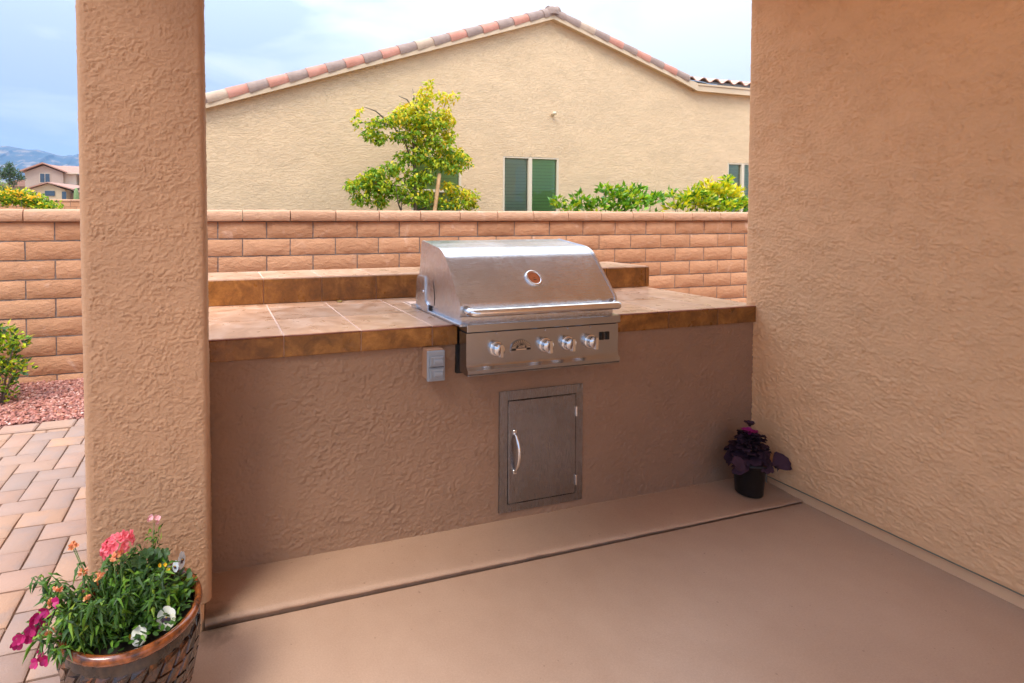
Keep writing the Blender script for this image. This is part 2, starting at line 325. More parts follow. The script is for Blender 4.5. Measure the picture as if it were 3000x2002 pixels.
# ------------------------------------------------------------------ mesh builder
class MB:
    def __init__(s): s.v = []; s.f = []; s.mi = []; s.sm = []
    def add(s, vs, fs, mi=0, sm=False):
        o = len(s.v); s.v += [tuple(p) for p in vs]
        for f in fs: s.f.append([o + i for i in f]); s.mi.append(mi); s.sm.append(sm)
    def box(s, x0, x1, y0, y1, z0, z1, mi=0):
        s.add([(x0, y0, z0), (x1, y0, z0), (x1, y1, z0), (x0, y1, z0), (x0, y0, z1), (x1, y0, z1), (x1, y1, z1), (x0, y1, z1)],
              [(0, 3, 2, 1), (4, 5, 6, 7), (0, 1, 5, 4), (1, 2, 6, 5), (2, 3, 7, 6), (3, 0, 4, 7)], mi)
    def cbox(s, x0, x1, y0, y1, z0, z1, b=.005, mi=0):
        """box with all edges chamfered by b"""
        X, Y, Z = (x0, x1), (y0, y1), (z0, z1); vs = []; ix = {}
        for i in (0, 1):
            for j in (0, 1):
                for k in (0, 1):
                    sx, sy, sz = (b if i == 0 else -b), (b if j == 0 else -b), (b if k == 0 else -b)
                    for a in range(3):
                        p = [X[i], Y[j], Z[k]]
                        if a != 0: p[0] += sx
                        if a != 1: p[1] += sy
                        if a != 2: p[2] += sz
                        ix[(i, j, k, a)] = len(vs); vs.append(p)
        fs = []
        for a in range(3):
            o1, o2 = [t for t in range(3) if t != a]
            for d in (0, 1):
                q = []
                for (p, r) in ((0, 0), (1, 0), (1, 1), (0, 1)):
                    c = [0, 0, 0]; c[a] = d; c[o1] = p; c[o2] = r; q.append(ix[(c[0], c[1], c[2], a)])
                fs.append(q)
            for p in (0, 1):
                for r in (0, 1):
                    c0 = [0, 0, 0]; c0[o1] = p; c0[o2] = r; c1 = list(c0); c1[a] = 1
                    fs.append([ix[(*c0, o1)], ix[(*c1, o1)], ix[(*c1, o2)], ix[(*c0, o2)]])
        for i in (0, 1):
            for j in (0, 1):
                for k in (0, 1): fs.append([ix[(i, j, k, 0)], ix[(i, j, k, 1)], ix[(i, j, k, 2)]])
        s.add(vs, fs, mi); s.fix = True
    def prism(s, pts, axis, a0, a1, mi=0, sm=False, caps=True):
        """extrude a closed 2-D outline along an axis; outline coordinates are the other two axes in order"""
        n = len(pts); vs = []
        for a in (a0, a1):
            for p in pts:
                q = list(p); q.insert(axis, a); vs.append(q)
        fs = [(i, (i + 1) % n, n + (i + 1) % n, n + i) for i in range(n)]
        s.add(vs, fs, mi, sm)
        if caps:
            s.add(vs[:n], [tuple(range(n))], mi); s.add(vs[n:], [tuple(range(n))], mi)
    def tube(s, pts, r, seg=8, mi=0, sm=True, cap=True):
        pts = [Vector(p) for p in pts]; n = len(pts); rs = r if isinstance(r, (list, tuple)) else [r] * n
        vs = []; up = None
        for i, p in enumerate(pts):
            t = (pts[min(i + 1, n - 1)] - pts[max(i - 1, 0)]).normalized()
            if up is None:
                a = Vector((0, 0, 1)) if abs(t.z) < .9 else Vector((1, 0, 0)); u = t.cross(a).normalized()
            else:
                u = (up - t * up.dot(t)); u = u.normalized() if u.length > 1e-6 else t.orthogonal().normalized()
            up = u; w = t.cross(u)
            for k in range(seg):
                an = 2 * pi * k / seg; vs.append(p + (u * cos(an) + w * sin(an)) * rs[i])
        fs = [(i * seg + k, i * seg + (k + 1) % seg, (i + 1) * seg + (k + 1) % seg, (i + 1) * seg + k) for i in range(n - 1) for k in range(seg)]
        if cap: fs += [tuple(range(seg))[::-1], tuple((n - 1) * seg + k for k in range(seg))]
        s.add(vs, fs, mi, sm)
    def lathe(s, prof, c=(0, 0, 0), seg=32, mi=0, axis=None, sm=True, th0=0, th1=2 * pi):
        """prof: (radius, height) list; axis: direction vector (default +Z)"""
        q = Vector((0, 0, 1)).rotation_difference(Vector(axis)) if axis is not None else None
        full = abs(th1 - th0 - 2 * pi) < 1e-6; ns = seg if full else seg + 1; vs = []
        for r, h in prof:
            for k in range(ns):
                a = th0 + (th1 - th0) * k / seg; p = Vector((r * cos(a), r * sin(a), h))
                if q: p = q @ p
                vs.append(p + Vector(c))
        fs = []
        for i in range(len(prof) - 1):
            for k in range(seg):
                k2 = (k + 1) % ns; fs.append((i * ns + k, i * ns + k2, (i + 1) * ns + k2, (i + 1) * ns + k))
        s.add(vs, fs, mi, sm)
    def leaf(s, p, d, nrm, L, w, mi=0, curl=.15, n=1):
        """pointed leaf: 6 points, folded along the midrib and curved"""
        p = Vector(p); d = Vector(d).normalized(); nn = Vector(nrm); nn = (nn - d * nn.dot(d))
        if nn.length < 1e-4: nn = d.orthogonal()
        nn.normalize(); sd_ = d.cross(nn)
        a = p; m1 = p + d * L * .45 + nn * L * curl * .5; t = p + d * L - nn * L * curl
        l = p + d * L * .42 + sd_ * w * .5 - nn * w * -.18; r = p + d * L * .42 - sd_ * w * .5 - nn * w * -.18
        s.add([a, r, t, l, m1], [(0, 1, 4), (1, 2, 4), (2, 3, 4), (3, 0, 4)], mi, False)
    def petal(s, c, d, nrm, L, w, mi=0, seg=5, cup=.2):
        c = Vector(c); d = Vector(d).normalized(); nn = Vector(nrm); nn = (nn - d * nn.dot(d)).normalized(); sd_ = d.cross(nn)
        vs = [c]; 
        for k in range(seg + 1):
            a = -pi / 2 * 1.05 + pi * 1.05 * k / seg
            vs.append(c + d * L * (.5 + .5 * cos(a)) + sd_ * w * .5 * sin(a) + nn * L * cup * (.4 + .6 * cos(a)))
        s.add(vs, [(0, k, k + 1) for k in range(1, seg + 1)], mi, True)
    def mesh(s, name, mats, recalc=False):
        me = bpy.data.meshes.new(name); me.from_pydata(s.v, [], s.f)
        for m in mats: me.materials.append(m)
        me.polygons.foreach_set('material_index', s.mi); me.polygons.foreach_set('use_smooth', s.sm)
        if recalc or getattr(s, 'fix', False):
            import bmesh
            b = bmesh.new(); b.from_mesh(me); bmesh.ops.recalc_face_normals(b, faces=b.faces); b.to_mesh(me); b.free()
        me.update(); return me
    def build(s, name, mats, parent=None, recalc=False):
        if not isinstance(mats, (list, tuple)): mats = [mats]
        if parent is not None:
            o = wloc(parent); s.v = [(x - o.x, y - o.y, z - o.z) for x, y, z in s.v]
        ob = bpy.data.objects.new(name, s.mesh(name, mats, recalc)); COL.objects.link(ob); ob.parent = parent
        return ob

def wloc(o):
    p = Vector((0, 0, 0))
    while o is not None: p += o.location; o = o.parent
    return p
def tag(o, label=None, cat=None, group=None, kind=None):
    if label: o['label'] = label
    if cat: o['category'] = cat
    if group: o['group'] = group
    if kind: o['kind'] = kind
    return o
def thing(name, loc, label, cat, group=None):
    o = bpy.data.objects.new(name, None); COL.objects.link(o); o.location = loc; o.empty_display_size = .1
    return tag(o, label, cat, group)
def inst(name, me, loc, parent, rot=None):
    """a piece sharing mesh data; loc in world space"""
    o = bpy.data.objects.new(name, me); COL.objects.link(o); o.parent = parent
    o.location = Vector(loc) - (wloc(parent) if parent else Vector((0, 0, 0)))
    if rot: o.rotation_euler = rot
    return o
def R(a, b): return random.uniform(a, b)
def rdir():
    while True:
        v = Vector((R(-1, 1), R(-1, 1), R(-1, 1)))
        if .05 < v.length < 1: return v.normalized()

# ================================================================== TERRAIN, SETTING
def hz(r):
    if r < 14: return -.06
    if r < 110: return -.06 + .050 * (r - 14) * min(1, (r - 14) / 10)
    return -.06 + 4.8 + .012 * (r - 110)
mb = MB(); rings = [0.01, 3, 6, 9, 12, 14, 17, 20, 24, 30, 40, 55, 75, 110, 200, 400, 800, 1500, 2600, 4200, 7000, 12000]; sg = 72
vs = []; 
for r in rings:
    for k in range(sg):
        a = 2 * pi * k / sg
        vs.append((r * cos(a), r * sin(a), hz(min(r, 2600)) + (0 if r < 30 else R(-.004, .004) * r ** .8)))
fs = [(i * sg + k, i * sg + (k + 1) % sg, (i + 1) * sg + (k + 1) % sg, (i + 1) * sg + k) for i in range(len(rings) - 1) for k in range(sg)]
mb.add(vs, fs, 0, True); tag(mb.build('ground', M['ground']), kind='structure')

# mountain ridge far to the left (x, z of the crest at y = 4000)
crest = [(-5200, 120), (-4200, 260), (-3300, 330), (-2600, 420), (-2000, 400), (-1700, 445), (-1352, 470), (-1342, 474), (-1304, 475), (-1256, 466), (-1198, 455), (-1139, 458), (-1106, 450),
         (-1073, 441), (-1033, 430), (-993, 421), (-973, 422), (-959, 428), (-929, 426), (-895, 440), (-823, 437), (-700, 400), (-400, 370), (100, 300), (800, 260), (1800, 200), (3200, 150), (5200, 60)]
def crest_z(x):
    for (a, za), (b, zb) in zip(crest, crest[1:]):
        if a <= x <= b: return za + (zb - za) * (x - a) / (b - a)
    return 0
mb = MB(); xs = [-5200 + 60 * i for i in range(62)] + [-1480 + 8 * i for i in range(100)] + [-680 + 60 * i for i in range(98)]
rows = 26; vs = []
for x in xs:
    zc = crest_z(x)
    for j in range(rows):
        t = j / (rows - 1); y = 4000 - 1500 * t
        rid = mn.fractal(Vector((x / 170, t * 2.3, 1.7)), 1.0, 2.0, 5); rid2 = mn.noise(Vector((x / 38, t * 5, 4.2)))
        z = zc * (1 - t) ** 1.15 + (0 if j == 0 else (rid * 75 + rid2 * 16) * min(1, t * 5) * (1 - t))
        vs.append((x + (rid2 * 25 if j else 0), y, max(z, 18 * (1 - t)) + 30 * (1 - t) ** 3))
    
base = len(vs)
fs = [(i * rows + j, (i + 1) * rows + j, (i + 1) * rows + j + 1, i * rows + j + 1) for i in range(len(xs) - 1) for j in range(rows - 1)]
vs2 = [(x, 4500, -40) for x in xs]; vs = [(x, y, z - 30 * (1 - (4000 - y) / 1500) ** 3) for x, y, z in vs]
mb.add(vs + vs2, fs + [(i * rows, base + i, base + i + 1, (i + 1) * rows) for i in range(len(xs) - 1)], 0, True)
tag(mb.build('mountains', M['rock']), kind='structure')

# patio slab, pad under the island
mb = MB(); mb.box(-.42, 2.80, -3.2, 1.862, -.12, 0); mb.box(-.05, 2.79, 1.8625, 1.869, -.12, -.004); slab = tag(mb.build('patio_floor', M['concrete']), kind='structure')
# pad with a slightly ragged nosing, a touch higher than the patio at its left end
mb = MB(); n = 160; vs = []
for i in range(n + 1):
    x = -.052 + (2.80 + .052) * i / n; t = i / n
    h = .030 - .022 * t; j = .004 * mn.noise(Vector((x * 9, 0, 0))) + .003 * mn.noise(Vector((x * 40, 3, 0)))
    if x < .12: j -= .010 * (1 - (x + .052) / .17)
    for (y, z) in ((1.872, -.10), (1.872 + j + .004, h * .25), (1.866 + j, h * .6), (1.871 + j, h * .92), (1.886 + j * .6, h + .001), (1.91, h), (2.06, .0245 - .004 * t), (2.50, .022)):
        vs.append((x, y, z))
k = 8; mb.add(vs, [(i * k + j, (i + 1) * k + j, (i + 1) * k + j + 1, i * k + j + 1) for i in range(n) for j in range(k - 1)], 0, True)
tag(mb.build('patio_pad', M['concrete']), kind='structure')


# pavers, 6 x 9 inch in herringbone
pav = MB(); pav.box(-6, -.42, -3.2, 4.235, -.16, -.045)
pav_o = tag(pav.build('paving', M['sand']), kind='structure')
PW, PL, g = .1345, .2035, .0085
def paver_mesh(lx, ly, seed):
    random.seed(seed); m = MB(); b = .007
    X = [-lx / 2, -lx / 2 + b, 0, lx / 2 - b, lx / 2]; Y = [-ly / 2, -ly / 2 + b, 0, ly / 2 - b, ly / 2]; vs = []
    for i, x in enumerate(X):
        for j, y in enumerate(Y):
            e_ = (i in (0, 4)) or (j in (0, 4)); vs.append((x + R(-.0015, .0015), y + R(-.0015, .0015), (-.006 if e_ else 0) + R(-.0008, .0008)))
    fs = [(i * 5 + j, (i + 1) * 5 + j, (i + 1) * 5 + j + 1, i * 5 + j + 1) for i in range(4) for j in range(4)]
    m.add(vs, fs, 0, True)
    per = [i * 5 for i in range(5)] + [20 + j for j in range(1, 5)] + [i * 5 + 4 for i in (3, 2, 1, 0)] + [3, 2, 1]
    lo = [(vs[p][0], vs[p][1], -.05) for p in per]; m.add([vs[p] for p in per] + lo, [(q, q + 16, (q + 1) % 16 + 16, (q + 1) % 16) for q in range(16)], 0)
    return m.mesh('paver', [M['paver']], True)
PH = [paver_mesh(PL - g, PW - g, s_) for s_ in range(4)]; PV = [paver_mesh(PW - g, PL - g, s_) for s_ in range(4, 8)]
random.seed(11); far = MB(); npv = 0
ox, oy = -.9235, 2.800
def put_paver(cx, cy, lx, ly, meshes):
    global npv
    x0, x1, y0, y1 = cx - lx / 2, cx + lx / 2, cy - ly / 2, cy + ly / 2
    if x1 > -.425 + .02 or y1 > 4.055 + .03 or x0 < -4 or y0 < -1.6: 
        if x0 < -.43 and x1 > -.40 and y0 > -1.6 and y1 < 4.07:    # cut piece against the slab
            far.cbox(x0 + .003, -.424, y0 + .003, y1 - .003, -.08, -.03, .006)
        elif x1 <= -.40 and x0 > -4 and y0 < 4.05 and y1 > 4.05 and 4.05 - y0 > .03:
            far.cbox(x0 + .003, x1 - .003, y0 + .003, 4.05, -.08, -.03, .006)
        return
    if x0 > -1.95 and y0 > 1.15 and npv < 290:
        npv += 1; o = inst('paver', random.choice(meshes), (cx, cy, -.03 + R(-.0015, .0015)), pav_o); o.rotation_euler = (R(-.004, .004), R(-.004, .004), R(-.008, .008))
    else: far.cbox(x0 + .003, x1 - .003, y0 + .003, y1 - .003, -.08, -.03 + R(-.001, .001), .006)
for a in range(-60, 61):
    for b in range(-40, 41):
        x0 = ox + a * PW + b * PL; y0 = oy - a * PW + b * PL
        if not (-4.6 < x0 < 0 and -2.4 < y0 < 4.4): continue
        put_paver(x0 + PL / 2, y0 + PW / 2, PL, PW, PH)
        put_paver(x0 + PL + PW / 2, y0 + PL / 2, PW, PL, PV)
o = far.build('paver', M['paver'], pav_o); o['kind'] = 'stuff'
# soldier course along the gravel
bm_ = [MB() for _ in range(2)]
for m_i in bm_: m_i.cbox(-.112, .112, -.068, .068, -.05, 0, .008)
bme = [m_i.mesh('border_paver', [M['paver']]) for m_i in bm_]
for i in range(16):
    inst('border_paver', bme[i % 2], (-.62 - .234 * i, 4.138 + .004 * (i % 3), -.026), pav_o, (0, 0, R(-.012, .012)))

# gravel bed and its stones
mb = MB(); mb.box(-6, 12, 4.215, 5.34, -.2, -.035); tag(mb.build('gravel_bed', M['bed']), kind='structure')
random.seed(5); mb = MB()
def stone(x, y, z, s):
    q = [Vector((R(-1, 1), R(-1, 1), R(-1, 1))) for _ in range(1)][0]
    base = [(1, 0, 0), (-1, 0, 0), (0, 1, 0), (0, -1, 0), (0, 0, 1), (0, 0, -1)]
    a = R(0, 6.28); vs = []
    for b in base:
        v = Vector(b) * s * R(.6, 1.3); v.z *= .7; v.rotate(Matrix.Rotation(a, 3, 'Z')); v.rotate(Matrix.Rotation(R(-.5, .5), 3, 'X')); vs.append((x + v.x, y + v.y, z + v.z))
    mb.add(vs, [(0, 2, 4), (2, 1, 4), (1, 3, 4), (3, 0, 4), (2, 0, 5), (1, 2, 5), (3, 1, 5), (0, 3, 5)])
for _ in range(14000):
    x = R(-2.6, -.35); y = R(4.22, 5.24); stone(x, y, -.035 + R(0, .018), R(.006, .019))
for _ in range(9000):
    x = R(-.35, 8.5); y = R(4.22, 5.24); stone(x, y, -.033 + R(0, .015), R(.012, .024))
tag(mb.build('gravel_stones', M['gravel']), 'loose red landscaping gravel lying along the foot of the block fence', 'gravel', kind='stuff')

# ================================================================== BLOCK FENCE
YW = 5.25; CH = .1692; CB = 1.383; BL = .4585; J0 = .002
fence = thing('block_fence', (2.5, YW, -.1), 'long orange brown block fence with rounded cap course running behind the grill island', 'fence')
mb = MB(); mb.box(-6, 9.6, YW + .010, YW + .14, -.2, CB + .02); mb.build('mortar', M['mortar'], fence)
def block_mesh(L, H, seed, name='brick', mat='block', bulge=.010, depth=.10, deep=0):
    random.seed(seed); m = MB(); nx, nz_ = 8, 5; vs = []
    for i in range(nx + 1):
        for j in range(nz_ + 1):
            x = -L / 2 + L * i / nx; z = -H / 2 + H * j / nz_
            e_ = i in (0, nx) or j in (0, nz_)
            y = 0.006 if e_ else -bulge * (.5 + .5 * mn.noise(Vector((x * 9 + seed * 7, z * 14, seed)))) - .003
            if j in (1, nz_ - 1) and not e_: y += .003
            vs.append((x + (R(-.002, .002) if e_ else 0), y, z + (R(-.0025, .0025) if e_ and 0 < i < nx else 0)))
    W_ = nz_ + 1
    m.add(vs, [(i * W_ + j, (i + 1) * W_ + j, (i + 1) * W_ + j + 1, i * W_ + j + 1) for i in range(nx) for j in range(nz_)], 0, True)
    per = [i * W_ for i in range(nx + 1)] + [nx * W_ + j for j in range(1, W_)] + [i * W_ + nz_ for i in range(nx - 1, -1, -1)] + list(range(nz_ - 1, 0, -1))
    n_ = len(per); m.add([vs[p] for p in per] + [(vs[p][0], depth, vs[p][2]) for p in per], [(q, q + n_, (q + 1) % n_ + n_, (q + 1) % n_) for q in range(n_)], 0)
    return m.mesh(name, [M[mat]], True)
BM = [block_mesh(BL - .013, CH - .013, s_) for s_ in range(5)]
random.seed(3); nb = 0; rest = MB()
for r in range(9):
    zc = CB - CH * (r + .5)
    for i in range(-14, 21):
        xc = J0 + BL * (i + .5) + (BL / 2 if r % 2 == 1 else 0)
        if xc < -5.6 or xc > 9.3: continue
        if -2.4 < xc < 7.4 and nb < 292:
            nb += 1; inst('brick', random.choice(BM), (xc, YW + R(-.002, .002), zc), fence)
        else: rest.cbox(xc - BL / 2 + .006, xc + BL / 2 - .006, YW - .006, YW + .12, zc - CH / 2 + .006, zc + CH / 2 - .006, .006)
o = rest.build('brick', M['block'], fence); o['kind'] = 'stuff'
def cap_mesh(seed):
    random.seed(seed); m = MB(); L = BL - .010; nx = 8; vs = []
    prof = [(.09, 0), (-.030, 0), (-.036, .006), (-.037, .05), (-.034, .085), (-.024, .102), (-.008, .109), (.09, .111)]
    for i in range(nx + 1):
        for k_, (y, z) in enumerate(prof):
            e_ = i in (0, nx); dy = mn.noise(Vector((i * .7 + seed * 5, k_ * .6, 2.2))) * .004
            vs.append((-L / 2 + L * i / nx, y + dy + (.004 if e_ and 0 < k_ < 7 else 0), z + (dy * .8 if k_ > 3 else 0) - (.003 if e_ and k_ > 3 else 0)))
    K_ = len(prof)
    m.add(vs, [(i * K_ + j, (i + 1) * K_ + j, (i + 1) * K_ + j + 1, i * K_ + j + 1) for i in range(nx) for j in range(K_ - 1)], 0, True)
    m.add([vs[j] for j in range(K_)], [tuple(range(K_))]); m.add([vs[nx * K_ + j] for j in range(K_)], [tuple(range(K_))])
    return m.mesh('cap_block', [M['cap']], True)
CM = [cap_mesh(s_) for s_ in range(4)]; random.seed(4)
for i in range(-12, 20):
    inst('cap_block', random.choice(CM), (.232 + BL * (i + .5) - .002, YW, CB + .002 + R(-.001, .001)), fence, (0, 0, R(-.002, .002)))

# ================================================================== REAL STUCCO RELIEF
def perlin(u, v, seed):
    rs = np.random.RandomState(seed); ang = rs.rand(256, 256) * 2 * np.pi; gx, gy = np.cos(ang), np.sin(ang)
    i0, j0 = np.floor(u).astype(int), np.floor(v).astype(int); fu, fv = u - i0, v - j0
    def d(i, j, a, b): return gx[(i0 + i) & 255, (j0 + j) & 255] * a + gy[(i0 + i) & 255, (j0 + j) & 255] * b
    su, sv = fu * fu * fu * (fu * (fu * 6 - 15) + 10), fv * fv * fv * (fv * (fv * 6 - 15) + 10)
    n00, n10, n01, n11 = d(0, 0, fu, fv), d(1, 0, fu - 1, fv), d(0, 1, fu, fv - 1), d(1, 1, fu - 1, fv - 1)
    return ((n00 * (1 - su) + n10 * su) * (1 - sv) + (n01 * (1 - su) + n11 * su) * sv) * 1.4
def ss(x, a, b):
    t = np.clip((x - a) / (b - a), 0, 1); return t * t * (3 - 2 * t)
def trowel(u, v, f, seed, amp, stretch=1.25, cover=0.0):
    """lace stucco height in metres: flattened islands of mortar with ragged lips over a smoother base"""
    v = v * stretch
    wx = perlin(u * f * .35, v * f * .35, seed + 1) * .9; wy = perlin(u * f * .35 + 9, v * f * .35 + 5, seed + 2) * .9
    n = perlin(u * f * .8 + wx, v * f * .8 + wy, seed + 3) + .55 * perlin(u * f * 1.7 + wy, v * f * 1.7, seed + 4) + .38 * perlin(u * f * 3.4, v * f * 3.4, seed + 5)
    reg = perlin(u * f * .11, v * f * .13, seed + 6) + .6 * perlin(u * f * .3, v * f * .3, seed + 7)
    t = n + reg * .16 + cover
    plate = ss(t, .05, .13)
    lip = np.exp(-((t - .12) / .05) ** 2) * ss(perlin(u * f * .7 + 3, v * f * .7, seed + 8) + reg * .3, -.05, .25)
    small = ss(perlin(u * f * 2.9, v * f * 2.9, seed + 9), .26, .40) * (1 - plate) * .40
    strength = .55 + .45 * ss(reg, -.35, .25)
    base = perlin(u * 5, v * 5, seed + 10) * .5 + .14 * perlin(u * f * 6, v * f * 6, seed + 11)
    return amp * (strength * (plate * .50 + lip * .60 + small) + base * .50)
def relief_sheet(path, normals, ss_, zs, f, seed, amp, name, mat, parent, stretch=1.25, cover=0.0, close=False, fade=None):
    """path: (n,2) xy points, normals (n,2), ss_: arc length; swept over heights zs and pushed out by trowel()"""
    P = np.array(path); Nn = np.array(normals); S = np.array(ss_); Z = np.array(zs); n, k = len(P), len(Z)
    U, V = np.meshgrid(S, Z, indexing='ij'); H = trowel(U + 20, V + 20, f, seed, amp, stretch, cover)
    if fade is not None: H = H * fade(U, V)
    co = np.empty((n, k, 3), np.float32); o = wloc(parent)
    co[..., 0] = P[:, None, 0] + Nn[:, None, 0] * H - o.x; co[..., 1] = P[:, None, 1] + Nn[:, None, 1] * H - o.y; co[..., 2] = V - o.z
    I, J = np.meshgrid(np.arange(n if close else n - 1), np.arange(k - 1), indexing='ij'); I2 = (I + 1) % n
    q = np.stack([I * k + J, I2 * k + J, I2 * k + J + 1, I * k + J + 1], -1).reshape(-1, 4).astype(np.int32)
    me = bpy.data.meshes.new(name); me.vertices.add(n * k); me.vertices.foreach_set('co', co.reshape(-1))
    me.loops.add(q.size); me.loops.foreach_set('vertex_index', q.reshape(-1)); me.polygons.add(len(q))
    me.polygons.foreach_set('loop_start', np.arange(0, q.size, 4, dtype=np.int32)); me.polygons.foreach_set('use_smooth', np.ones(len(q), bool))
    me.materials.append(mat); me.update(calc_edges=True); me.validate()
    ob = bpy.data.objects.new(name, me); COL.objects.link(ob); ob.parent = parent; return ob

# ================================================================== PATIO HOUSE (right), COVER, PILLAR
house = thing('patio_house', (4.5, 0, 0), 'tan textured stucco house wall filling the right side beside the patio', 'house')
mb = MB()
mb.box(2.80, 7.2, -3.2, 2.172, .060, 2.80)
mb.box(2.7615, 2.80, -3.2, .50, .060, 2.80)
mb.add([(2.764, .50, .060), (2.764, 2.150, .060), (2.80, 2.150, .060), (2.80, .50, .060)], [(0, 1, 2, 3)])
mb.build('wall_core', M['stucco_house'], house, True)
# stucco skin: from the patio side round the outer corner; modelled relief
yy = np.concatenate([np.arange(.50, 2.154, .0042), []]); pth = [(2.76, y) for y in yy]; nrm = [(-1, 0)] * len(yy)
for k_ in range(1, 7):
    a = radians(90 * k_ / 6); pth.append((2.778 - .018 * cos(a), 2.156 + .018 * sin(a))); nrm.append((-cos(a), sin(a)))
pth.append((2.802, 2.174)); nrm.append((0, 1))
arc = [0.0]
for p0, p1 in zip(pth, pth[1:]): arc.append(arc[-1] + math.hypot(p1[0] - p0[0], p1[1] - p0[1]))
zz = np.concatenate([[.060, .0605, .064], np.arange(.068, 2.80, .0042)])
relief_sheet(pth, nrm, arc, zz, 66, 101, .0072, 'wall', M['stucco_house'], house, 1.45, 0.02, fade=lambda U, V: ss(V, .060, .075) * (1 - .6 * ss(U, 1.63, 1.66)))
mb = MB(); mb.box(2.778, 7.15, -3.2, 2.150, -.12, .0595); mb.build('stem_wall', M['stem'], house)
mb = MB(); mb.box(2.7575, 2.777, -3.2, 2.150, .0555, .0592); mb.build('drip_screed', M['screed'], house)
mb = MB(); mb.box(-.62, 7.8, -2.6, 2.35, 2.80, 3.02); mb.build('roof', M['ceiling'], house)
mb = MB(); mb.box(-.56, 2.758, 1.83, 2.10, 2.60, 2.798); mb.build('beam', M['stucco_pillar'], house)

pil = thing('patio_pillar', (-.22, 1.98, 0), 'square brown stucco pillar with knobbly texture standing behind the flower pot', 'pillar')
mb = MB(); x0, x1, y0, y1 = -.408, -.030, 1.85, 2.112; c_ = .020
def ring(x0, x1, y0, y1, c_, z, ox=0):
    pts = []
    for cx, cy, a0 in ((x1 - c_, y0 + c_, -90), (x1 - c_, y1 - c_, 0), (x0 + c_, y1 - c_, 90), (x0 + c_, y0 + c_, 180)):
        for k_ in range(5):
            a = radians(a0 + 90 * k_ / 4); pts.append((cx + c_ * cos(a), cy + c_ * sin(a), z))
    return pts
pth, nrm = [], []
def side(ax, ay, bx, by, nx, ny, step):
    L_ = math.hypot(bx - ax, by - ay); n_ = max(2, int(L_ / step))
    for i in range(n_): t = i / n_; pth.append((ax + (bx - ax) * t, ay + (by - ay) * t)); nrm.append((nx, ny))
def corner(cx, cy, a0, n_=6):
    for i in range(n_): a = radians(a0 + 90 * i / n_); pth.append((cx + c_ * cos(a), cy + c_ * sin(a))); nrm.append((cos(a), sin(a)))
side(x0 + c_, y0, x1 - c_, y0, 0, -1, .0032); corner(x1 - c_, y0 + c_, -90); side(x1, y0 + c_, x1, y1 - c_, 1, 0, .007); corner(x1 - c_, y1 - c_, 0, 3)
side(x1 - c_, y1, x0 + c_, y1, 0, 1, .02); corner(x0 + c_, y1 - c_, 90, 3); side(x0, y1 - c_, x0, y0 + c_, -1, 0, .005); corner(x0 + c_, y0 + c_, 180)
arc = [0.0]
for p0, p1 in zip(pth, pth[1:]): arc.append(arc[-1] + math.hypot(p1[0] - p0[0], p1[1] - p0[1]))
tot = arc[-1] + .003
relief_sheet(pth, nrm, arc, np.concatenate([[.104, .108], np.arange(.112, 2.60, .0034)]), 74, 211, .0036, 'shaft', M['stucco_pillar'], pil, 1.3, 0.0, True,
             fade=lambda U, V: (1 - .75 * ss(U, .334, .342) * (1 - ss(U, .362, .372))) * (1 - .75 * ss(U, tot - .032, tot - .022)) * ss(U, -.001, .008))
# chamfered foot of the render coat
vs = []
for z, s_ in ((.090, .024), (.094, .010), (.104, -.0005)): vs += ring(x0 + s_, x1 - s_, y0 + s_, y1 - s_, c_, z)
nn = 20; mb.add(vs, [(i * nn + k_, i * nn + (k_ + 1) % nn, (i + 1) * nn + (k_ + 1) % nn, (i + 1) * nn + k_) for i in range(2) for k_ in range(nn)] + [tuple(range(nn))[::-1]], 0, True)
mb.build('shaft_foot', M['stucco_pillar'], pil)
mb = MB(); mb.cbox(-.385, -.054, 1.868, 2.10, -.05, .10, .008); mb.build('base', M['stem'], pil)
pil.rotation_euler = (0, -radians(.33), 0)

# ================================================================== GRILL ISLAND
isl = thing('grill_island', (1.2, 2.7, 0), 'long stucco grill island with brown tiled counter and raised back ledge', 'counter')
mb = MB()
mb.box(-.30, 2.7635, 2.126, 2.939, .0, .855); mb.box(2.7635, 2.80, 2.137, 2.939, .0, .855)
mb.box(-.30, 2.80, 2.94, 3.31, .0, .93)
mb.box(-.30, .985, 2.126, 2.93, .856, .926); mb.box(1.80, 2.762, 2.126, 2.93, .856, .926); mb.box(2.762, 2.80, 2.137, 2.93, .856, .926); mb.box(.985, 1.80, 2.55, 2.93, .856, .926)
mb.box(-.30, 2.80, 2.94, 3.31, .931, 1.066)
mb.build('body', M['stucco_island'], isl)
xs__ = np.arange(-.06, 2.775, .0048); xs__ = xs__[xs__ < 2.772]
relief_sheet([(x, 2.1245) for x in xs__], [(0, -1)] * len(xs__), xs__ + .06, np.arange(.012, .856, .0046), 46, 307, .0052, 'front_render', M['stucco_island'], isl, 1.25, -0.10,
             fade=lambda U, V: 1 - .9 * (1 - ss(np.maximum(np.maximum(1.215 - (U - .06), (U - .06) - 1.68), np.maximum(.05 - V, V - .63)), .0, .02)))
ZT = .944; TW = .32; TX0 = .25
gr = MB()
gr.box(-.304, 1.008, 2.1145, 2.925, .858, ZT - .0012); gr.box(1.795, 2.7585, 2.1145, 2.925, .858, ZT - .0012); gr.box(2.7585, 2.80, 2.137, 2.925, .858, ZT - .0012); gr.box(1.0, 1.795, 2.54, 2.925, .9265, ZT - .0012)
gr.box(-.304, 2.828, 2.9235, 3.318, .945, 1.0833)
gr.build('grout', M['grout'], isl)
def tile(x0, x1, y0, y1, z0, z1, name):
    t_ = MB(); t_.cbox(x0 + .0035, x1 - .0035, y0 + .0035, y1 - .0035, z0, z1 + .0005, .0018); return t_.build(name, M['tile_top'], isl)
rowsY = [2.1135, 2.452, 2.780, 2.918]
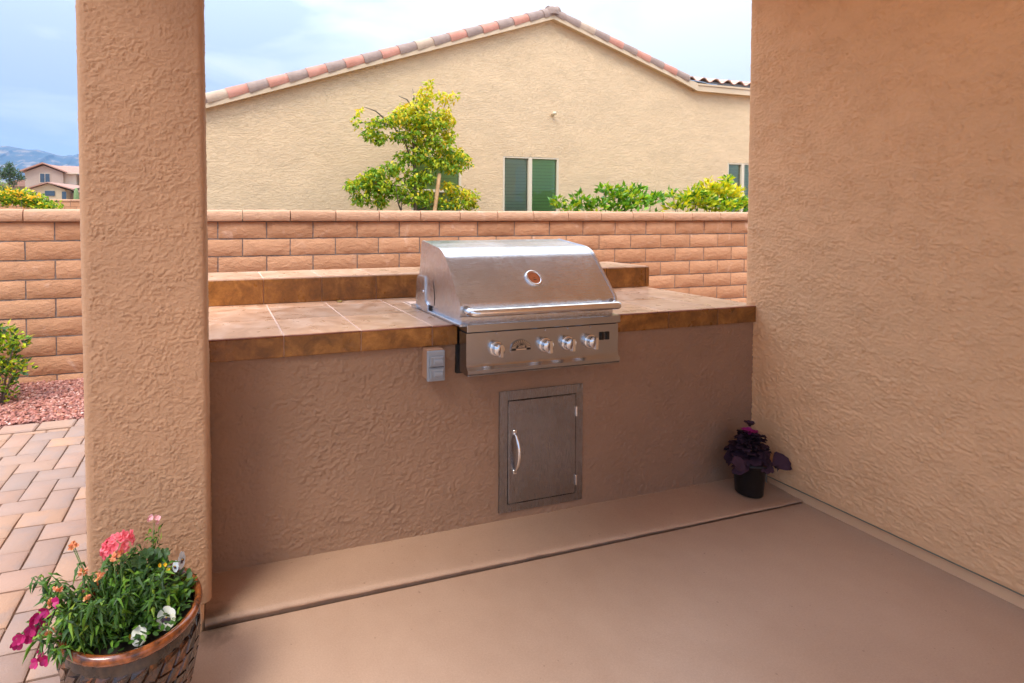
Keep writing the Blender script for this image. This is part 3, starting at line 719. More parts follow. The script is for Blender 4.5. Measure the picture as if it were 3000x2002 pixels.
for k_ in range(-2, 9):
    xa, xb = max(-.312, TX0 + TW * (k_ - 0)), min(2.802, TX0 + TW * (k_ + 1))
    if xb - xa < .02: continue
    for j in range(3):
        ya, yb = rowsY[j], rowsY[j + 1]
        a, b = xa, xb
        if yb < 2.5 or (ya < 2.5 and yb > 2.5):          # the grill cut-out
            if b > .99 and a < .99: b = .99
            elif a < 1.80 and b > 1.80: a = 1.80
            elif a >= .99 and b <= 1.80: continue
        if ya > 2.44 and ya < 2.5 and a >= .98 and b <= 1.86: ya = 2.545
        if b - a > .01: tile(a, b, ya, yb, ZT - .010, ZT, 'counter_tile')
    # front edge tiles
    a, b = xa, xb
    if a < 1.0 and b > 1.0: b = 1.0095
    elif a < 1.795 and b > 1.795: a = 1.797
    elif a >= .99 and b <= 1.80: a = b
    b = min(b, 2.7585)
    if b - a > .01:
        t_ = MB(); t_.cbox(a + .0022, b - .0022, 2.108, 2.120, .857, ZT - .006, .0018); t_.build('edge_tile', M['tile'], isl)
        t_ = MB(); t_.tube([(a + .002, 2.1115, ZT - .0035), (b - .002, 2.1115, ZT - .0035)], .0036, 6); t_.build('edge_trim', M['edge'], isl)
for k_ in range(-2, 9):
    xa, xb = max(-.312, TX0 - .012 + TW * k_), min(2.832, TX0 - .012 + TW * (k_ + 1))
    if xb - xa < .02: continue
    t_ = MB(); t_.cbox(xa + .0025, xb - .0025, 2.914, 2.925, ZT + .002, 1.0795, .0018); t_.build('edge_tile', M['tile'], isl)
    tile(xa, xb, 2.922, 3.322, 1.073, 1.0845, 'ledge_tile')
t_ = MB(); t_.cbox(2.820, 2.832, 2.925, 3.320, .946, 1.072, .0018); t_.build('edge_tile', M['tile'], isl)

for ya, yb, za, zb in ((2.115, 2.45, .857, ZT - .011), (2.455, 2.775, .857, ZT - .011), (2.782, 2.93, .857, ZT - .011), (2.93, 3.315, .946, 1.071)):
    t_ = MB(); t_.cbox(-.313, -.3045, ya, yb, za, zb, .0018); t_.build('edge_tile', M['tile'], isl)
# brass disc lying on the counter
mb = MB(); mb.lathe([(.0, .0), (.014, 0), (.016, .003), (.016, .007), (.013, .009), (0, .009)], (.649, 2.862, ZT + .0005), 20)
tag(mb.build('bottle_cap', M['brass']), 'small tarnished brass bottle cap on the counter below the ledge', 'bottle cap')

# ================================================================== BUILT-IN GRILL
G = thing('gas_grill', (1.4, 2.2, .74), 'stainless steel built-in gas grill with closed hood set in the island', 'grill')
X0, X1 = .992, 1.803
hp = [(2.056, .985), (2.052, 1.000), (2.051, 1.036), (2.056, 1.048), (2.198, 1.222)]
# rounded shoulder
c0, c1, c2_ = Vector((2.198, 1.222)), Vector((2.235, 1.268)), Vector((2.315, 1.275))
for i in range(1, 9):
    t = i / 8; hp.append(tuple((1 - t) ** 2 * c0 + 2 * t * (1 - t) * c1 + t * t * c2_))
hp += [(2.40, 1.286), (2.488, 1.298), (2.497, 1.290), (2.512, 1.19), (2.534, 1.10), (2.540, .99)]
mb = MB(); n = len(hp); vs = []
for x in (X0 + .004, X1 - .004):
    for (y, z) in hp: vs.append((x, y, z))
mb.add(vs, [(i, i + 1, n + i + 1, n + i) for i in range(n - 1)], 0, True); hood = mb.build('hood', M['steel'], G, True)
# side plates with a narrow lip standing proud of the skin
def inset(pts, d):
    cy = sum(p[0] for p in pts) / len(pts); cz = sum(p[1] for p in pts) / len(pts)
    return [(p[0] + (cy - p[0]) * d, p[1] + (cz - p[1]) * d) for p in pts]
for xa, xb in ((X0, X0 + .012), (X1 - .012, X1)):
    mb = MB(); mb.prism([(y + (.0 if i else 0), z) for i, (y, z) in enumerate([(y_ - (.0022 if z_ < 1.27 and y_ < 2.4 else 0), z_ + (.0022 if z_ > 1.2 else 0)) for y_, z_ in hp])], 0, xa, xb)
    mb.build('hood_side', M['steel'], G, True)
# pivot bracket, slot and foot on the left side
mb = MB(); mb.prism([(2.40, .948), (2.56, .948), (2.56, 1.07), (2.535, 1.12), (2.44, 1.12), (2.435, 1.00), (2.40, .985)], 0, X0 - .006, X0 - .001); mb.box(X0 - .016, X0 - .001, 2.53, 2.60, .946, .962)
mb.build('bracket', M['steel'], G, True)
mb = MB(); a0 = [(2.345 + .010 * sin(pi * i / 8) * -1 + (-.018) * (i / 8) ** 1.5, 1.112 - .118 * i / 8) for i in range(9)]
pts = [(y - .0035 * sin(pi * min(1, (i + .6) / 8.6)), z) for i, (y, z) in enumerate(a0)] + [(y + .0035, z) for y, z in a0[::-1]]
mb.prism(pts, 0, X0 - .0012, X0 - .0004); mb.build('slot', M['black'], G, True)
mb = MB(); mb.lathe([(0, .004), (.005, .003), (.006, 0)], (X0 - .0062, 2.455, 1.045), 12, axis=(-1, 0, 0)); mb.build('bolt', M['chrome'], G)
# firebox rim and the black strip behind the panel
mb = MB(); mb.cbox(X0 - .004, X1 + .004, 2.044, 2.56, .9455, .958, .002); mb.box(X0 + .012, X1 - .012, 2.062, 2.53, .9585, .984); mb.build('firebox_rim', M['steel'], G)
mb = MB(); mb.box(1.004, 1.80, 2.108, 2.124, .728, .8565); mb.box(1.006, 1.79, 2.121, 2.53, .857, .944); mb.build('shadow_liner', M['black'], G)  # black front strip paints the shadow gap around the panel
# control panel
PX0, PX1 = 1.012, 1.794; YP = 2.030
mb = MB(); mb.cbox(PX0 - .002, PX1 + .003, 2.016, 2.100, .925, .9605, .003); mb.build('top_band', M['steel_panel'], G)
mb = MB(); mb.box(PX0 + .004, PX1 - .004, YP + .010, 2.09, .918, .9245); mb.build('slot_shadow', M['black'], G)  # black strip standing in for the shadow between band and panel
mb = MB(); mb.prism([(YP, .919), (2.098, .919), (2.098, .742), (YP - .010, .742), (YP - .016, .748), (YP - .016, .762), (YP - .004, .774), (YP, .782)], 0, PX0, PX1)
mb.build('control_panel', M['steel_panel'], G, True)
mb = MB(); mb.cbox(PX0 + .003, PX1 + .001, YP - .012, 2.06, .736, .7415, .0015); mb.build('lower_lip', M['steel_panel'], G)
for kx in (1.155, 1.399, 1.517, 1.639):
    KS = 1.18
    mb = MB(); mb.lathe([(.0335, 0), (.0335, .004), (.0312, .0075), (.0265, .009), (.0248, .006)], (kx, YP, .846), 28, axis=(0, -1, 0)); mb.lathe([(.0248, .006), (0, .006)], (kx, YP, .846), 28, axis=(0, -1, 0), sm=False)
    bez = mb.build('bezel', M['chrome'], G)
    mb = MB(); mb.lathe([(.0262, .008), (.0262, .030), (.0242, .033), (0, .033)], (kx, YP, .846), 28, axis=(0, -1, 0))
    a = R(-.06, .06); pts = []
    w_, r_ = .0085, .0280
    pp = [(-w_, -r_), (w_, -r_), (w_, r_), (-w_, r_)]
    pp = [(kx + x * cos(a) - z * sin(a), .846 + x * sin(a) + z * cos(a)) for x, z in pp]
    pq = [(kx + (x - kx) * .72, .846 + (z - .846) * .96) for x, z in pp]
    mb.add([(x, YP - .030, z) for x, z in pp] + [(x, YP - .049, z) for x, z in pq], [(0, 1, 5, 4), (1, 2, 6, 5), (2, 3, 7, 6), (3, 0, 4, 7), (4, 5, 6, 7)])
    mb.build('knob', M['chrome'], G, True)
    mb = MB(); mb.lathe([(0, .0035), (.0025, .003), (.003, 0)], (kx + .001, YP - .001, .9125), 10, axis=(0, -1, 0)); mb.build('rivet', M['chrome'], G)
for sx in (1.690, 1.720):
    mb = MB(); mb.cbox(sx, sx + .024, YP - .005, YP + .002, .848, .885, .002); mb.cbox(sx + .004, sx + .020, YP - .009, YP - .004, .853, .880, .0015); mb.build('switch', M['black_gloss'], G)
# sunburst badge
BXc, BZ0, BR = 1.2755, .829, .0515
bd = MB(); out = [(BXc + BR * cos(a), BZ0 + .012 + .038 * sin(a)) for a in [pi * i / 24 for i in range(25)]]
bd.prism([(BXc + BR, BZ0)] + out + [(BXc - BR, BZ0)], 1, YP - .004, YP + .001); badge = bd.build('badge', M['steel_panel'], G, True)
bd = MB(); q = .93
bd.prism([(BXc + BR * q * cos(a), BZ0 + .013 + .038 * q * sin(a)) for a in [pi * i / 24 for i in range(25)]], 1, YP - .0048, YP - .0035)
bd.box(BXc - BR * q, BXc + BR * q, YP - .0048, YP - .0035, BZ0 + .0025, BZ0 + .0105)
bd.build('badge_field', M['black_gloss'], badge, True)
bd = MB()
for i in range(13):
    a = pi * (i + .5) / 13
    r0, r1, w0, w1 = .50, .90, .0010, .0024
    d = Vector((cos(a) * BR, sin(a) * .038)); pn = Vector((-sin(a), cos(a)))
    c = Vector((BXc, BZ0 + .013))
    P = [c + d * r0 - pn * w0, c + d * r1 - pn * w1, c + d * r1 + pn * w1, c + d * r0 + pn * w0]
    bd.add([(p.x, YP - .0055, p.y) for p in P], [(0, 1, 2, 3)])
bd.box(BXc - .026, BXc + .026, YP - .0055, YP - .0047, BZ0 + .0035, BZ0 + .0095)
bd.build('badge_rays', M['chrome'], badge, True)
def text(body, size, loc, mat, parent, name, shear=0.0, ext=.0004):
    cu = bpy.data.curves.new(name, 'FONT'); cu.body = body; cu.size = size; cu.align_x = 'CENTER'; cu.extrude = ext; cu.shear = shear; cu.offset = size * .012
    tmp = bpy.data.objects.new(name, cu); COL.objects.link(tmp)
    dg = bpy.context.evaluated_depsgraph_get(); me = bpy.data.meshes.new_from_object(tmp.evaluated_get(dg)); bpy.data.objects.remove(tmp)
    me.materials.clear(); me.materials.append(mat); o = bpy.data.objects.new(name, me); COL.objects.link(o); o.parent = parent
    o.location = Vector(loc) - wloc(parent); o.rotation_euler = (pi / 2, 0, 0); return o
text('Sol\u00e9', .021, (BXc, YP - .0058, BZ0 + .0145), M['chrome'], badge, 'lettering', .25)
# hood handle
hz_, hy = 1.012, 1.992; pts = [(X0 + .030, 2.052, 1.018)]
for i in range(7):
    a = pi / 2 * i / 6; pts.append((X0 + .030 + .030 * (1 - cos(a)), hy + .032 - .032 * sin(a), hz_))
for i in range(7):
    a = pi / 2 * (1 - i / 6); pts.append((X1 - .030 - .030 * (1 - cos(a)), hy + .032 - .032 * sin(a), hz_))
pts.append((X1 - .030, 2.052, 1.018))
mb = MB(); mb.tube(pts, [.0180] * len(pts), 16); mb.build('handle', M['satin'], G)
# thermometer on the slope
gn = Vector((0, -.174, .142)).normalized(); gc = Vector((1.4, 2.1245, 1.1325))
mb = MB(); mb.lathe([(.040, -.002), (.0425, .003), (.0415, .008), (.037, .011), (.0325, .010), (.031, .007)], gc, 36, axis=gn); ga = mb.build('thermometer', M['chrome'], G)
mb = MB(); mb.lathe([(.0312, .007), (0, .0072)], gc, 32, axis=gn, sm=False); mb.build('dial', M['dial'], ga)
mb = MB(); u_ = Vector((1, 0, 0)); w_ = gn.cross(u_)
for i in range(17):
    a = radians(-40 + 260 * i / 16); d = u_ * cos(a) + w_ * sin(a); pn = gn.cross(d); c = gc + gn * .0078
    P = [c + d * .021 - pn * .0005, c + d * .026 - pn * .0005, c + d * .026 + pn * .0005, c + d * .021 + pn * .0005]; mb.add(P, [(0, 1, 2, 3)])
d = (u_ * -.9 + w_ * -.25).normalized(); pn = gn.cross(d); c = gc + gn * .0084
mb.add([c - d * .006 - pn * .0012, c + d * .019, c - d * .006 + pn * .0012], [(0, 1, 2)])
mb.add([c + u_ * x + w_ * z for x, z in ((-.008, -.013), (.008, -.013), (.008, -.009), (-.008, -.009))], [(0, 1, 2, 3)])
mb.build('dial_marks', M['black'], ga)

# ================================================================== ACCESS DOOR
D = thing('access_door', (1.447, 2.12, .06), 'brushed steel access door set in the stucco below the grill', 'door')
YD = .004; x0, x1, z0, z1 = 1.224, 1.672, .060, .620; xi0, xi1, zi0, zi1 = 1.265, 1.634, .095, .578
mb = MB(); yf, yb = 2.1165, 2.128
o4 = [(x0, z0), (x1, z0), (x1, z1), (x0, z1)]; i4 = [(xi0, zi0), (xi1, zi0), (xi1, zi1), (xi0, zi1)]
vs = [(x, yf, z) for x, z in o4] + [(x, yf, z) for x, z in i4] + [(x, yb, z) for x, z in o4] + [(x, yb, z) for x, z in i4]
fs = []
for i in range(4):
    j = (i + 1) % 4; fs += [(i, j, 4 + j, 4 + i), (i, 8 + i, 8 + j, j), (4 + i, 4 + j, 12 + j, 12 + i)]
mb.add(vs, fs); mb.build('frame', M['steel_door'], D, True)
mb = MB(); mb.box(xi0, xi1, 2.1235, 2.1255, zi0, zi1); mb.build('gap', M['black'], D)
mb = MB(); mb.cbox(xi0 + .004, xi1 - .004, 2.1135, 2.1225, zi0 + .004, zi1 - .004, .0018); mb.build('door_panel', M['steel_door'], D)
for zh in (.492, .162):
    mb = MB(); mb.cbox(xi1 - .006, xi1 + .003, 2.107, 2.1165, zh - .024, zh + .024, .0015); mb.build('hinge', M['chrome'], D)
hpts = []
for i in range(13):
    t = i / 12; hpts.append((1.300 + .003 * sin(pi * t), 2.112 - .034 * sin(pi * t) ** .8, .246 + .184 * t))
mb = MB(); mb.tube(hpts, [.006 + .0035 * sin(pi * i / 12) for i in range(13)], 12)
mb.cbox(1.291, 1.309, 2.106, 2.114, .236, .258, .002); mb.cbox(1.291, 1.309, 2.106, 2.114, .420, .442, .002)
mb.build('handle', M['chrome'], D)

# ================================================================== OUTLET BOX
O = thing('outlet_box', (.885, 2.12, .72), 'grey weatherproof outlet cover on stucco coloured box under the counter edge', 'outlet')
mb = MB(); mb.cbox(.848, .925, 2.070, 2.127, .722, .853, .003); mb.build('box', M['outlet_paint'], O)
mb = MB(); mb.cbox(.846, .927, 2.058, 2.0695, .718, .848, .003); cv = mb.build('cover', M['grey_plastic'], O)
for zc in (.805, .752):
    mb = MB(); mb.cbox(.856, .918, 2.050, 2.0585, zc - .021, zc + .021, .003); fl = mb.build('flap', M['grey_plastic'], cv)
    mb = MB(); mb.cbox(.872, .914, 2.044, 2.0505, zc - .010, zc + .009, .0025); mb.box(.858, .862, 2.047, 2.051, zc - .016, zc + .016); mb.build('flap_lug', M['grey_plastic'], cv)
mb = MB(); mb.box(.852, .921, 2.0562, 2.0585, .7775, .7800); mb.build('seam', M['grey_dark'], cv)

# ================================================================== NEIGHBOUR HOUSE
NH = thing('neighbor_house', (4.2, 9, 0), 'cream stucco house with clay tile gable roof rising behind the block fence', 'house')
YH, YR = 6.93, 6.85; AP = (4.82, 4.381); SL = .3265; ZE = 3.508; XE = 7.58
def fz(x): return AP[1] - SL * (AP[0] - x) if x < AP[0] else AP[1] - .3085 * (x - AP[0])
XL = -1.12
mb = MB()
# gable wall with window openings
wins = [(4.039, 4.999, 1.10, 2.334), (2.60, 3.366, .95, 2.30), (8.355, 9.27, 1.10, 2.365)]
xs_ = sorted(set([XL + .25, AP[0], XE, 13.0] + [w[0] for w in wins] + [w[1] for w in wins]))
def topz(x): return fz(x) + .02 if x <= XE else ZE + .05
for a, b in zip(xs_, xs_[1:]):
    w = next((w for w in wins if w[0] <= a + 1e-6 and b <= w[1] + 1e-6), None)
    segs = [(-.2, None)] if w is None else [(-.2, w[2]), (w[3], None)]
    for z0, z1 in segs:
        za, zb = (topz(a), topz(b)) if z1 is None else (z1, z1)
        mb.add([(a, YH, z0), (b, YH, z0), (b, YH, zb), (a, YH, za)], [(0, 1, 2, 3)])
for w in wins:   # reveals
    a, b, z0, z1 = w; y1 = YH + .10
    mb.add([(a, YH, z0), (a, y1, z0), (a, y1, z1), (a, YH, z1), (b, YH, z0), (b, y1, z0), (b, y1, z1), (b, YH, z1)], [(0, 1, 2, 3), (4, 7, 6, 5), (3, 2, 6, 7), (0, 4, 5, 1)])
mb.add([(XL + .25, YH, -.2), (XL + .25, 17, -.2), (XL + .25, 17, topz(XL + .25)), (XL + .25, YH, topz(XL + .25))], [(0, 1, 2, 3)])
mb.build('wall', M['stucco_neighbor'], NH)
# roof planes behind the rake, small overhang
mb = MB(); t = .05
def slope(xa, xb):
    za, zb = fz(xa) + .055, fz(xb) + .055
    mb.add([(xa, YR + .03, za), (xb, YR + .03, zb), (xb, 17, zb), (xa, 17, za), (xa, YR + .03, za + t), (xb, YR + .03, zb + t), (xb, 17, zb + t), (xa, 17, za + t)],
           [(0, 1, 2, 3), (4, 7, 6, 5), (0, 4, 5, 1), (1, 5, 6, 2), (3, 2, 6, 7), (0, 3, 7, 4)])
slope(XL, AP[0]); slope(AP[0], 7.45)
roof = mb.build('roof', M['clay_grey'], NH, True)
# soffit under the overhang
mb = MB()
mb.add([(XL, YR + .02, fz(XL) + .012), (AP[0], YR + .02, AP[1] + .012), (AP[0], YH + .01, AP[1] + .012), (XL, YH + .01, fz(XL) + .012)], [(0, 1, 2, 3)])
mb.add([(AP[0], YR + .02, AP[1] + .012), (XE, YR + .02, fz(XE) + .012), (XE, YH + .01, fz(XE) + .012), (AP[0], YH + .01, AP[1] + .012)], [(0, 1, 2, 3)])
mb.add([(XE, YR + .02, ZE + .012), (13, YR + .02, ZE + .012), (13, YH + .01, ZE + .012), (XE, YH + .01, ZE + .012)], [(0, 1, 2, 3)])
mb.build('soffit', M['trim'], NH)
def board(pts, h, y0, y1, name='fascia'):
    m = MB(); n = len(pts); m.prism(list(pts) + [(x, z + hh) for (x, z), hh in zip(pts[::-1], h[::-1])], 1, y0, y1); return m.build(name, M['trim'], NH, True)
board([(XL, fz(XL)), AP], [.075, .085], YR - .012, YR + .02)
board([AP, (7.05, fz(7.05)), (XE, ZE), (7.36, fz(7.36) + .13)][:3], [.085, .085, .125], YR - .0125, YR + .0195)
board([(XE, ZE), (13, ZE)], [.125, .125], YR - .012, YR + .02)
board([(XE, ZE + .093), (13, ZE + .093)], [.022, .022], YR - .024, YR - .0125)
# rake tiles: tapered half barrels lapping downhill
def barrel(L, r0, r1, mat, seed):
    """axis along +X (uphill), r0 lower end, r1 upper end"""
    m = MB(); seg = 10; vs = []
    for x, r, in ((0, r0), (L, r1)):
        for rr in (r, r - .014):
            for k_ in range(seg + 1):
                a = radians(-28 + 236 * k_ / seg); vs.append((x, -cos(a) * rr, sin(a) * rr * 1.0))
    n_ = seg + 1
    m.add(vs, [(k_, k_ + 1, 2 * n_ + k_ + 1, 2 * n_ + k_) for k_ in range(seg)] + [(n_ + k_, 3 * n_ + k_, 3 * n_ + k_ + 1, n_ + k_ + 1) for k_ in range(seg)], 0, True)
    m.add(vs, [(k_, n_ + k_, n_ + k_ + 1, k_ + 1) for k_ in range(seg)] + [(2 * n_ + k_, 2 * n_ + k_ + 1, 3 * n_ + k_ + 1, 3 * n_ + k_) for k_ in range(seg)]
          + [(0, 2 * n_, 3 * n_, n_), (seg, n_ + seg, 3 * n_ + seg, 2 * n_ + seg)], 0)
    return m.mesh('rake_tile', [M[mat]], True)
BT = {c: barrel(.300, .102, .088, c, 0) for c in ('clay_pink', 'clay_grey', 'clay_tan')}
P_, G_, T_ = 'clay_pink', 'clay_grey', 'clay_tan'
left_c = [G_, T_, G_, P_, G_, T_, P_, G_, P_, G_, P_, G_, P_, G_, P_, G_, T_, G_, P_, G_, P_, G_, P_, G_]
ang = math.atan(SL); YB = YR + .066
lx = [-.115 + .2508 * i for i in range(-6, 18)]
# colours counted from the first tile right of the pillar
seqL = {-1: G_, 0: T_, 1: P_, 2: G_, 3: P_, 4: G_, 5: P_, 6: G_, 7: P_, 8: G_, 9: P_, 10: G_, 11: T_, 12: G_, 13: P_, 14: G_, 15: P_, 16: G_, 17: P_, 18: G_, 19: G_}
for i in range(-4, 20):
    x = -.115 + .2508 * i
    if x > AP[0] - .16: break
    inst('rake_tile', BT[seqL.get(i, random.choice((G_, P_)))], (x, YB, fz(x) + .098), NH, (0, -ang - .022, 0))
angR = math.atan(.3085)
seqR = [G_, G_, T_, G_, P_, G_, P_, G_, P_, G_]
seqR_ = [G_, G_, T_, G_, P_, G_, P_, G_, P_, G_]
for i in range(10):
    x = AP[0] + .195 + .264 * i
    o = inst('rake_tile', BT[seqR[i]], (x, YB, fz(x) + .098), NH, (0, -angR - .022, pi))
# ridge
RT = barrel(.42, .118, .104, 'clay_grey', 0); o = inst('ridge_tile', RT, (AP[0], YR + .015, AP[1] + .085), NH, (0, 0, pi / 2))
for i in range(1, 12): inst('ridge_tile', RT, (AP[0], YR - .015 + .36 * i, AP[1] + .11), NH, (0, 0, pi / 2))
mb = MB(); mb.lathe([(.0, .112), (.06, .104), (.10, .075), (.112, .03), (.112, -.02)], (AP[0] - .01, YR + .05, AP[1] + .085), 14, axis=(0, 0, 1)); mb.build('ridge_end', M['clay_grey'], NH)
# right hand roof: S tiles, eave towards the camera
def stile(seed, mat):
    m = MB(); W_, L_ = .270, .40; nx = 10; vs = []
    for (y, zz) in ((0, .012), (L_, -.012)):
        for th in (0, -.014):
            for k_ in range(nx + 1):
                u = k_ / nx; x = u * W_; z = .030 * sin(2 * pi * u) + zz + th; vs.append((x, y, z))
    n_ = nx + 1
    m.add(vs, [(k_, k_ + 1, 2 * n_ + k_ + 1, 2 * n_ + k_) for k_ in range(nx)], 0, True)
    m.add(vs, [(k_, n_ + k_, n_ + k_ + 1, k_ + 1) for k_ in range(nx)] + [(n_ + k_, 3 * n_ + k_, 3 * n_ + k_ + 1, n_ + k_ + 1) for k_ in range(nx)], 0)
    return m.mesh('roof_tile', [M[mat]], True)
ST = [stile(0, c) for c in ('clay_pale', 'clay_pale', 'clay_tan', P_)]; pit = math.atan(.333); random.seed(21)
for i in range(10):
    for j in range(16):
        s_ = .33 * j; x = 7.36 + .262 * i
        inst('roof_tile', random.choice(ST), (x, YR - .02 + s_ * cos(pit), ZE + .185 + s_ * sin(pit)), NH, (pit, 0, 0))
mb = MB(); mb.prism([(YR + .004, ZE + .126), (YR + .004, ZE + .175), (YR + 6, ZE + .16 + 2), (YR + 6, ZE + .11 + 2)], 0, XE - .05, 12.9); mb.build('underlay', M['felt'], NH, True)
# metal flashing where the rake meets the eave
mb = MB(); pts = [(7.20, fz(7.20) + .10), (7.42, fz(7.42) + .088), (7.62, ZE + .150), (7.80, ZE + .128), (7.98, ZE + .124)]
for (a, za), (b, zb) in zip(pts, pts[1:]): mb.add([(a, YR - .016, za), (b, YR - .016, zb), (b, YR + .10, zb + .02), (a, YR + .10, za + .02), (a, YR - .016, za + .008), (b, YR - .016, zb + .008), (b, YR + .10, zb + .028), (a, YR + .10, za + .028)], [(0, 1, 5, 4), (4, 5, 6, 7), (0, 3, 2, 1)])
mb.build('flashing', M['steel'], NH)
# windows
for wi, (a, b, z0, z1) in enumerate(wins):
    wf = MB(); t = .030; y0_, y1_ = YH + .004, YH + .07; xm = (a + b) / 2 - .02 if wi == 0 else (a + b) / 2; mw = .030
    if wi == 2: xm = 8.70
    wf.box(a, a + t, y0_, y1_, z0, z1); wf.box(b - t, b, y0_, y1_, z0, z1); wf.box(a + t, b - t, y0_, y1_, z0, z0 + t); wf.box(a + t, b - t, y0_, y1_, z1 - t * .8, z1)
    if wi == 1: xm = b - t + .001; wf.box(a + t, b - t, y0_ - .006, y1_, 1.785, 1.825)
    else: wf.box(xm - mw, xm + mw, y0_ - .006, y1_, z0 + t, z1 - t * .8)
    W_ = wf.build('window', M['frame'], NH)
    for pi_, (pa, pb) in enumerate(((a + t, xm - mw), (xm + mw, b - t)) if wi != 1 else ((a + t, b - t),)):
        p_ = MB(); p_.add([(pa, YH + .030, z0 + t), (pb, YH + .030, z0 + t), (pb, YH + .030, z1 - t * .8), (pa, YH + .030, z1 - t * .8)], [(0, 1, 2, 3)]); p_.build('pane', M['glass'], W_)
        bl = MB(); n_ = int((z1 - z0) / .05)
        for k_ in range(n_):
            zc = z1 - .04 - .05 * k_
            if zc < z0 + .03: break
            bl.add([(pa, YH + .060, zc - .023), (pb, YH + .060, zc - .023), (pb, YH + .045, zc + .024), (pa, YH + .045, zc + .024)], [(0, 1, 2, 3)])
        bl.build('blind', M['blind_green'] if (wi == 0 and pi_ == 1) or wi == 1 else M['blind'], W_)
    bk = MB(); bk.box(a + .01, b - .01, YH + .16, YH + .18, z0, z1); bk.build('backing', M['room'], W_)
# little pipe stub on the gable
mb = MB(); mb.tube([(4.865, YH - .004, 2.98), (4.865, YH - .06, 2.995), (4.885, YH - .08, 2.995)], .024, 12); mb.build('pipe_stub', M['frame'], NH)

# ================================================================== TREE BEHIND THE FENCE
TR = thing('young_tree', (2.33, 6.1, -.05), 'slender young tree with green leaves turning yellow at the top behind the fence', 'tree')
random.seed(31); limbs = MB()
limbs.tube([(2.33, 6.1, -.06), (2.33, 6.1, .8), (2.345, 6.1, 1.5), (2.33, 6.1, 1.95), (2.31, 6.1, 2.38), (2.35, 6.08, 2.72), (2.30, 6.1, 3.0)], [.034, .030, .025, .021, .016, .010, .004], 8)
limbs.build('trunk', M['bark'], TR)
lim = [[(2.32, 6.1, 2.05), (2.18, 6.05, 2.35), (2.02, 6.02, 2.52), (1.80, 6.0, 2.56), (1.60, 5.98, 2.52)], [(2.33, 6.1, 1.55), (2.16, 6.05, 1.72), (1.95, 6.0, 1.85), (1.66, 5.98, 1.80)],
       [(2.33, 6.1, 1.95), (2.55, 6.12, 2.05), (2.80, 6.1, 2.12), (3.0, 6.1, 2.1)], [(2.32, 6.1, 2.3), (2.50, 6.1, 2.48), (2.68, 6.1, 2.62), (2.74, 6.1, 2.88)],
       [(2.33, 6.1, 1.5), (2.6, 6.1, 1.58), (2.9, 6.1, 1.66), (3.02, 6.1, 1.84)], [(2.34, 6.1, 2.7), (2.46, 6.08, 2.9), (2.50, 6.08, 3.08)], [(2.02, 6.02, 2.52), (1.80, 6.0, 2.68), (1.66, 6.0, 2.72)],
       [(2.16, 6.06, 1.45), (2.08, 6.0, 1.6), (2.04, 5.98, 1.85)], [(2.34, 6.1, 2.72), (2.22, 6.08, 2.86), (2.12, 6.1, 2.90)], [(2.33, 6.1, 1.2), (2.14, 6.05, 1.5), (2.12, 6.0, 1.7)]]
for l in lim:
    b = MB(); b.tube(l, [.013 - .010 * i / (len(l) - 1) for i in range(len(l))], 6); b.build('branch', M['bark'], TR)
# clumps: x, z, rx, rz, n, yellow share
cl = [(2.52, 3.06, .05, .07, 20, .8), (2.47, 2.92, .14, .11, 95, .85), (2.40, 2.78, .16, .12, 120, .5), (2.76, 2.93, .14, .08, 60, .95), (2.70, 2.72, .10, .10, 50, .8), (2.20, 2.74, .14, .08, 70, .8),
      (2.12, 2.62, .16, .11, 170, .45), (2.36, 2.60, .18, .13, 230, .4), (2.58, 2.58, .15, .14, 170, .35), (2.77, 2.62, .09, .12, 70, .75), (2.78, 2.45, .10, .11, 80, .6), (1.58, 2.56, .05, .10, 22, .45), (1.63, 2.70, .04, .03, 8, 1),
      (1.86, 2.57, .16, .07, 95, .25), (1.74, 2.44, .10, .09, 75, .25), (1.86, 2.38, .09, .09, 60, .12), (2.08, 2.42, .10, .08, 50, .1), (2.26, 2.42, .14, .12, 130, .2), (2.50, 2.38, .16, .14, 170, .2), (2.40, 2.20, .16, .12, 130, .12),
      (2.70, 2.28, .16, .13, 170, .3), (2.88, 2.20, .14, .11, 130, .35), (3.02, 2.13, .09, .07, 35, .4), (2.62, 2.10, .16, .10, 140, .12), (2.84, 2.05, .14, .08, 80, .25), (2.20, 2.16, .12, .10, 80, .08), (2.04, 2.02, .15, .10, 110, .1),
      (1.82, 1.95, .14, .10, 120, .12), (1.70, 1.86, .14, .11, 150, .15), (1.54, 1.80, .10, .09, 70, .15), (1.86, 1.80, .18, .13, 230, .12), (2.06, 1.78, .14, .14, 120, .08), (2.28, 1.90, .12, .16, 120, .05), (2.24, 1.68, .16, .12, 110, .05),
      (2.46, 1.92, .12, .12, 110, .12), (2.44, 1.68, .12, .14, 110, .08), (1.64, 1.66, .12, .09, 90, .12), (1.88, 1.62, .10, .10, 80, .08), (2.76, 1.82, .10, .06, 40, .6), (2.88, 1.75, .14, .08, 80, .5), (3.06, 1.70, .12, .10, 90, .55), (2.90, 1.60, .14, .08, 90, .2), (3.10, 1.58, .09, .07, 45, .4), (2.66, 1.62, .10, .10, 60, .15)]
cr = MB()
for x, z, rx, rz, n_, yl in cl:
    for _ in range(int(n_ * 1.9)):
        d = rdir() * (random.random() ** .45); p = Vector((x + d.x * rx, 6.08 + d.y * (rx * 1.0 + .03), z + d.z * rz))
        k_ = random.random(); yy = yl + (d.z * .15)
        mi = 2 if k_ < yy * .72 else (1 if k_ < yy * .72 + .28 + yy * .2 else 0)
        dd = Vector((R(-1, 1), R(-1, 1), R(-1.3, .3))); cr.leaf(p, dd, rdir() + Vector((0, -.3, .8)), R(.048, .080), R(.022, .034), mi)
cr.build('crown', [M['leaf'], M['leaf_lime'], M['leaf_yellow']], TR)
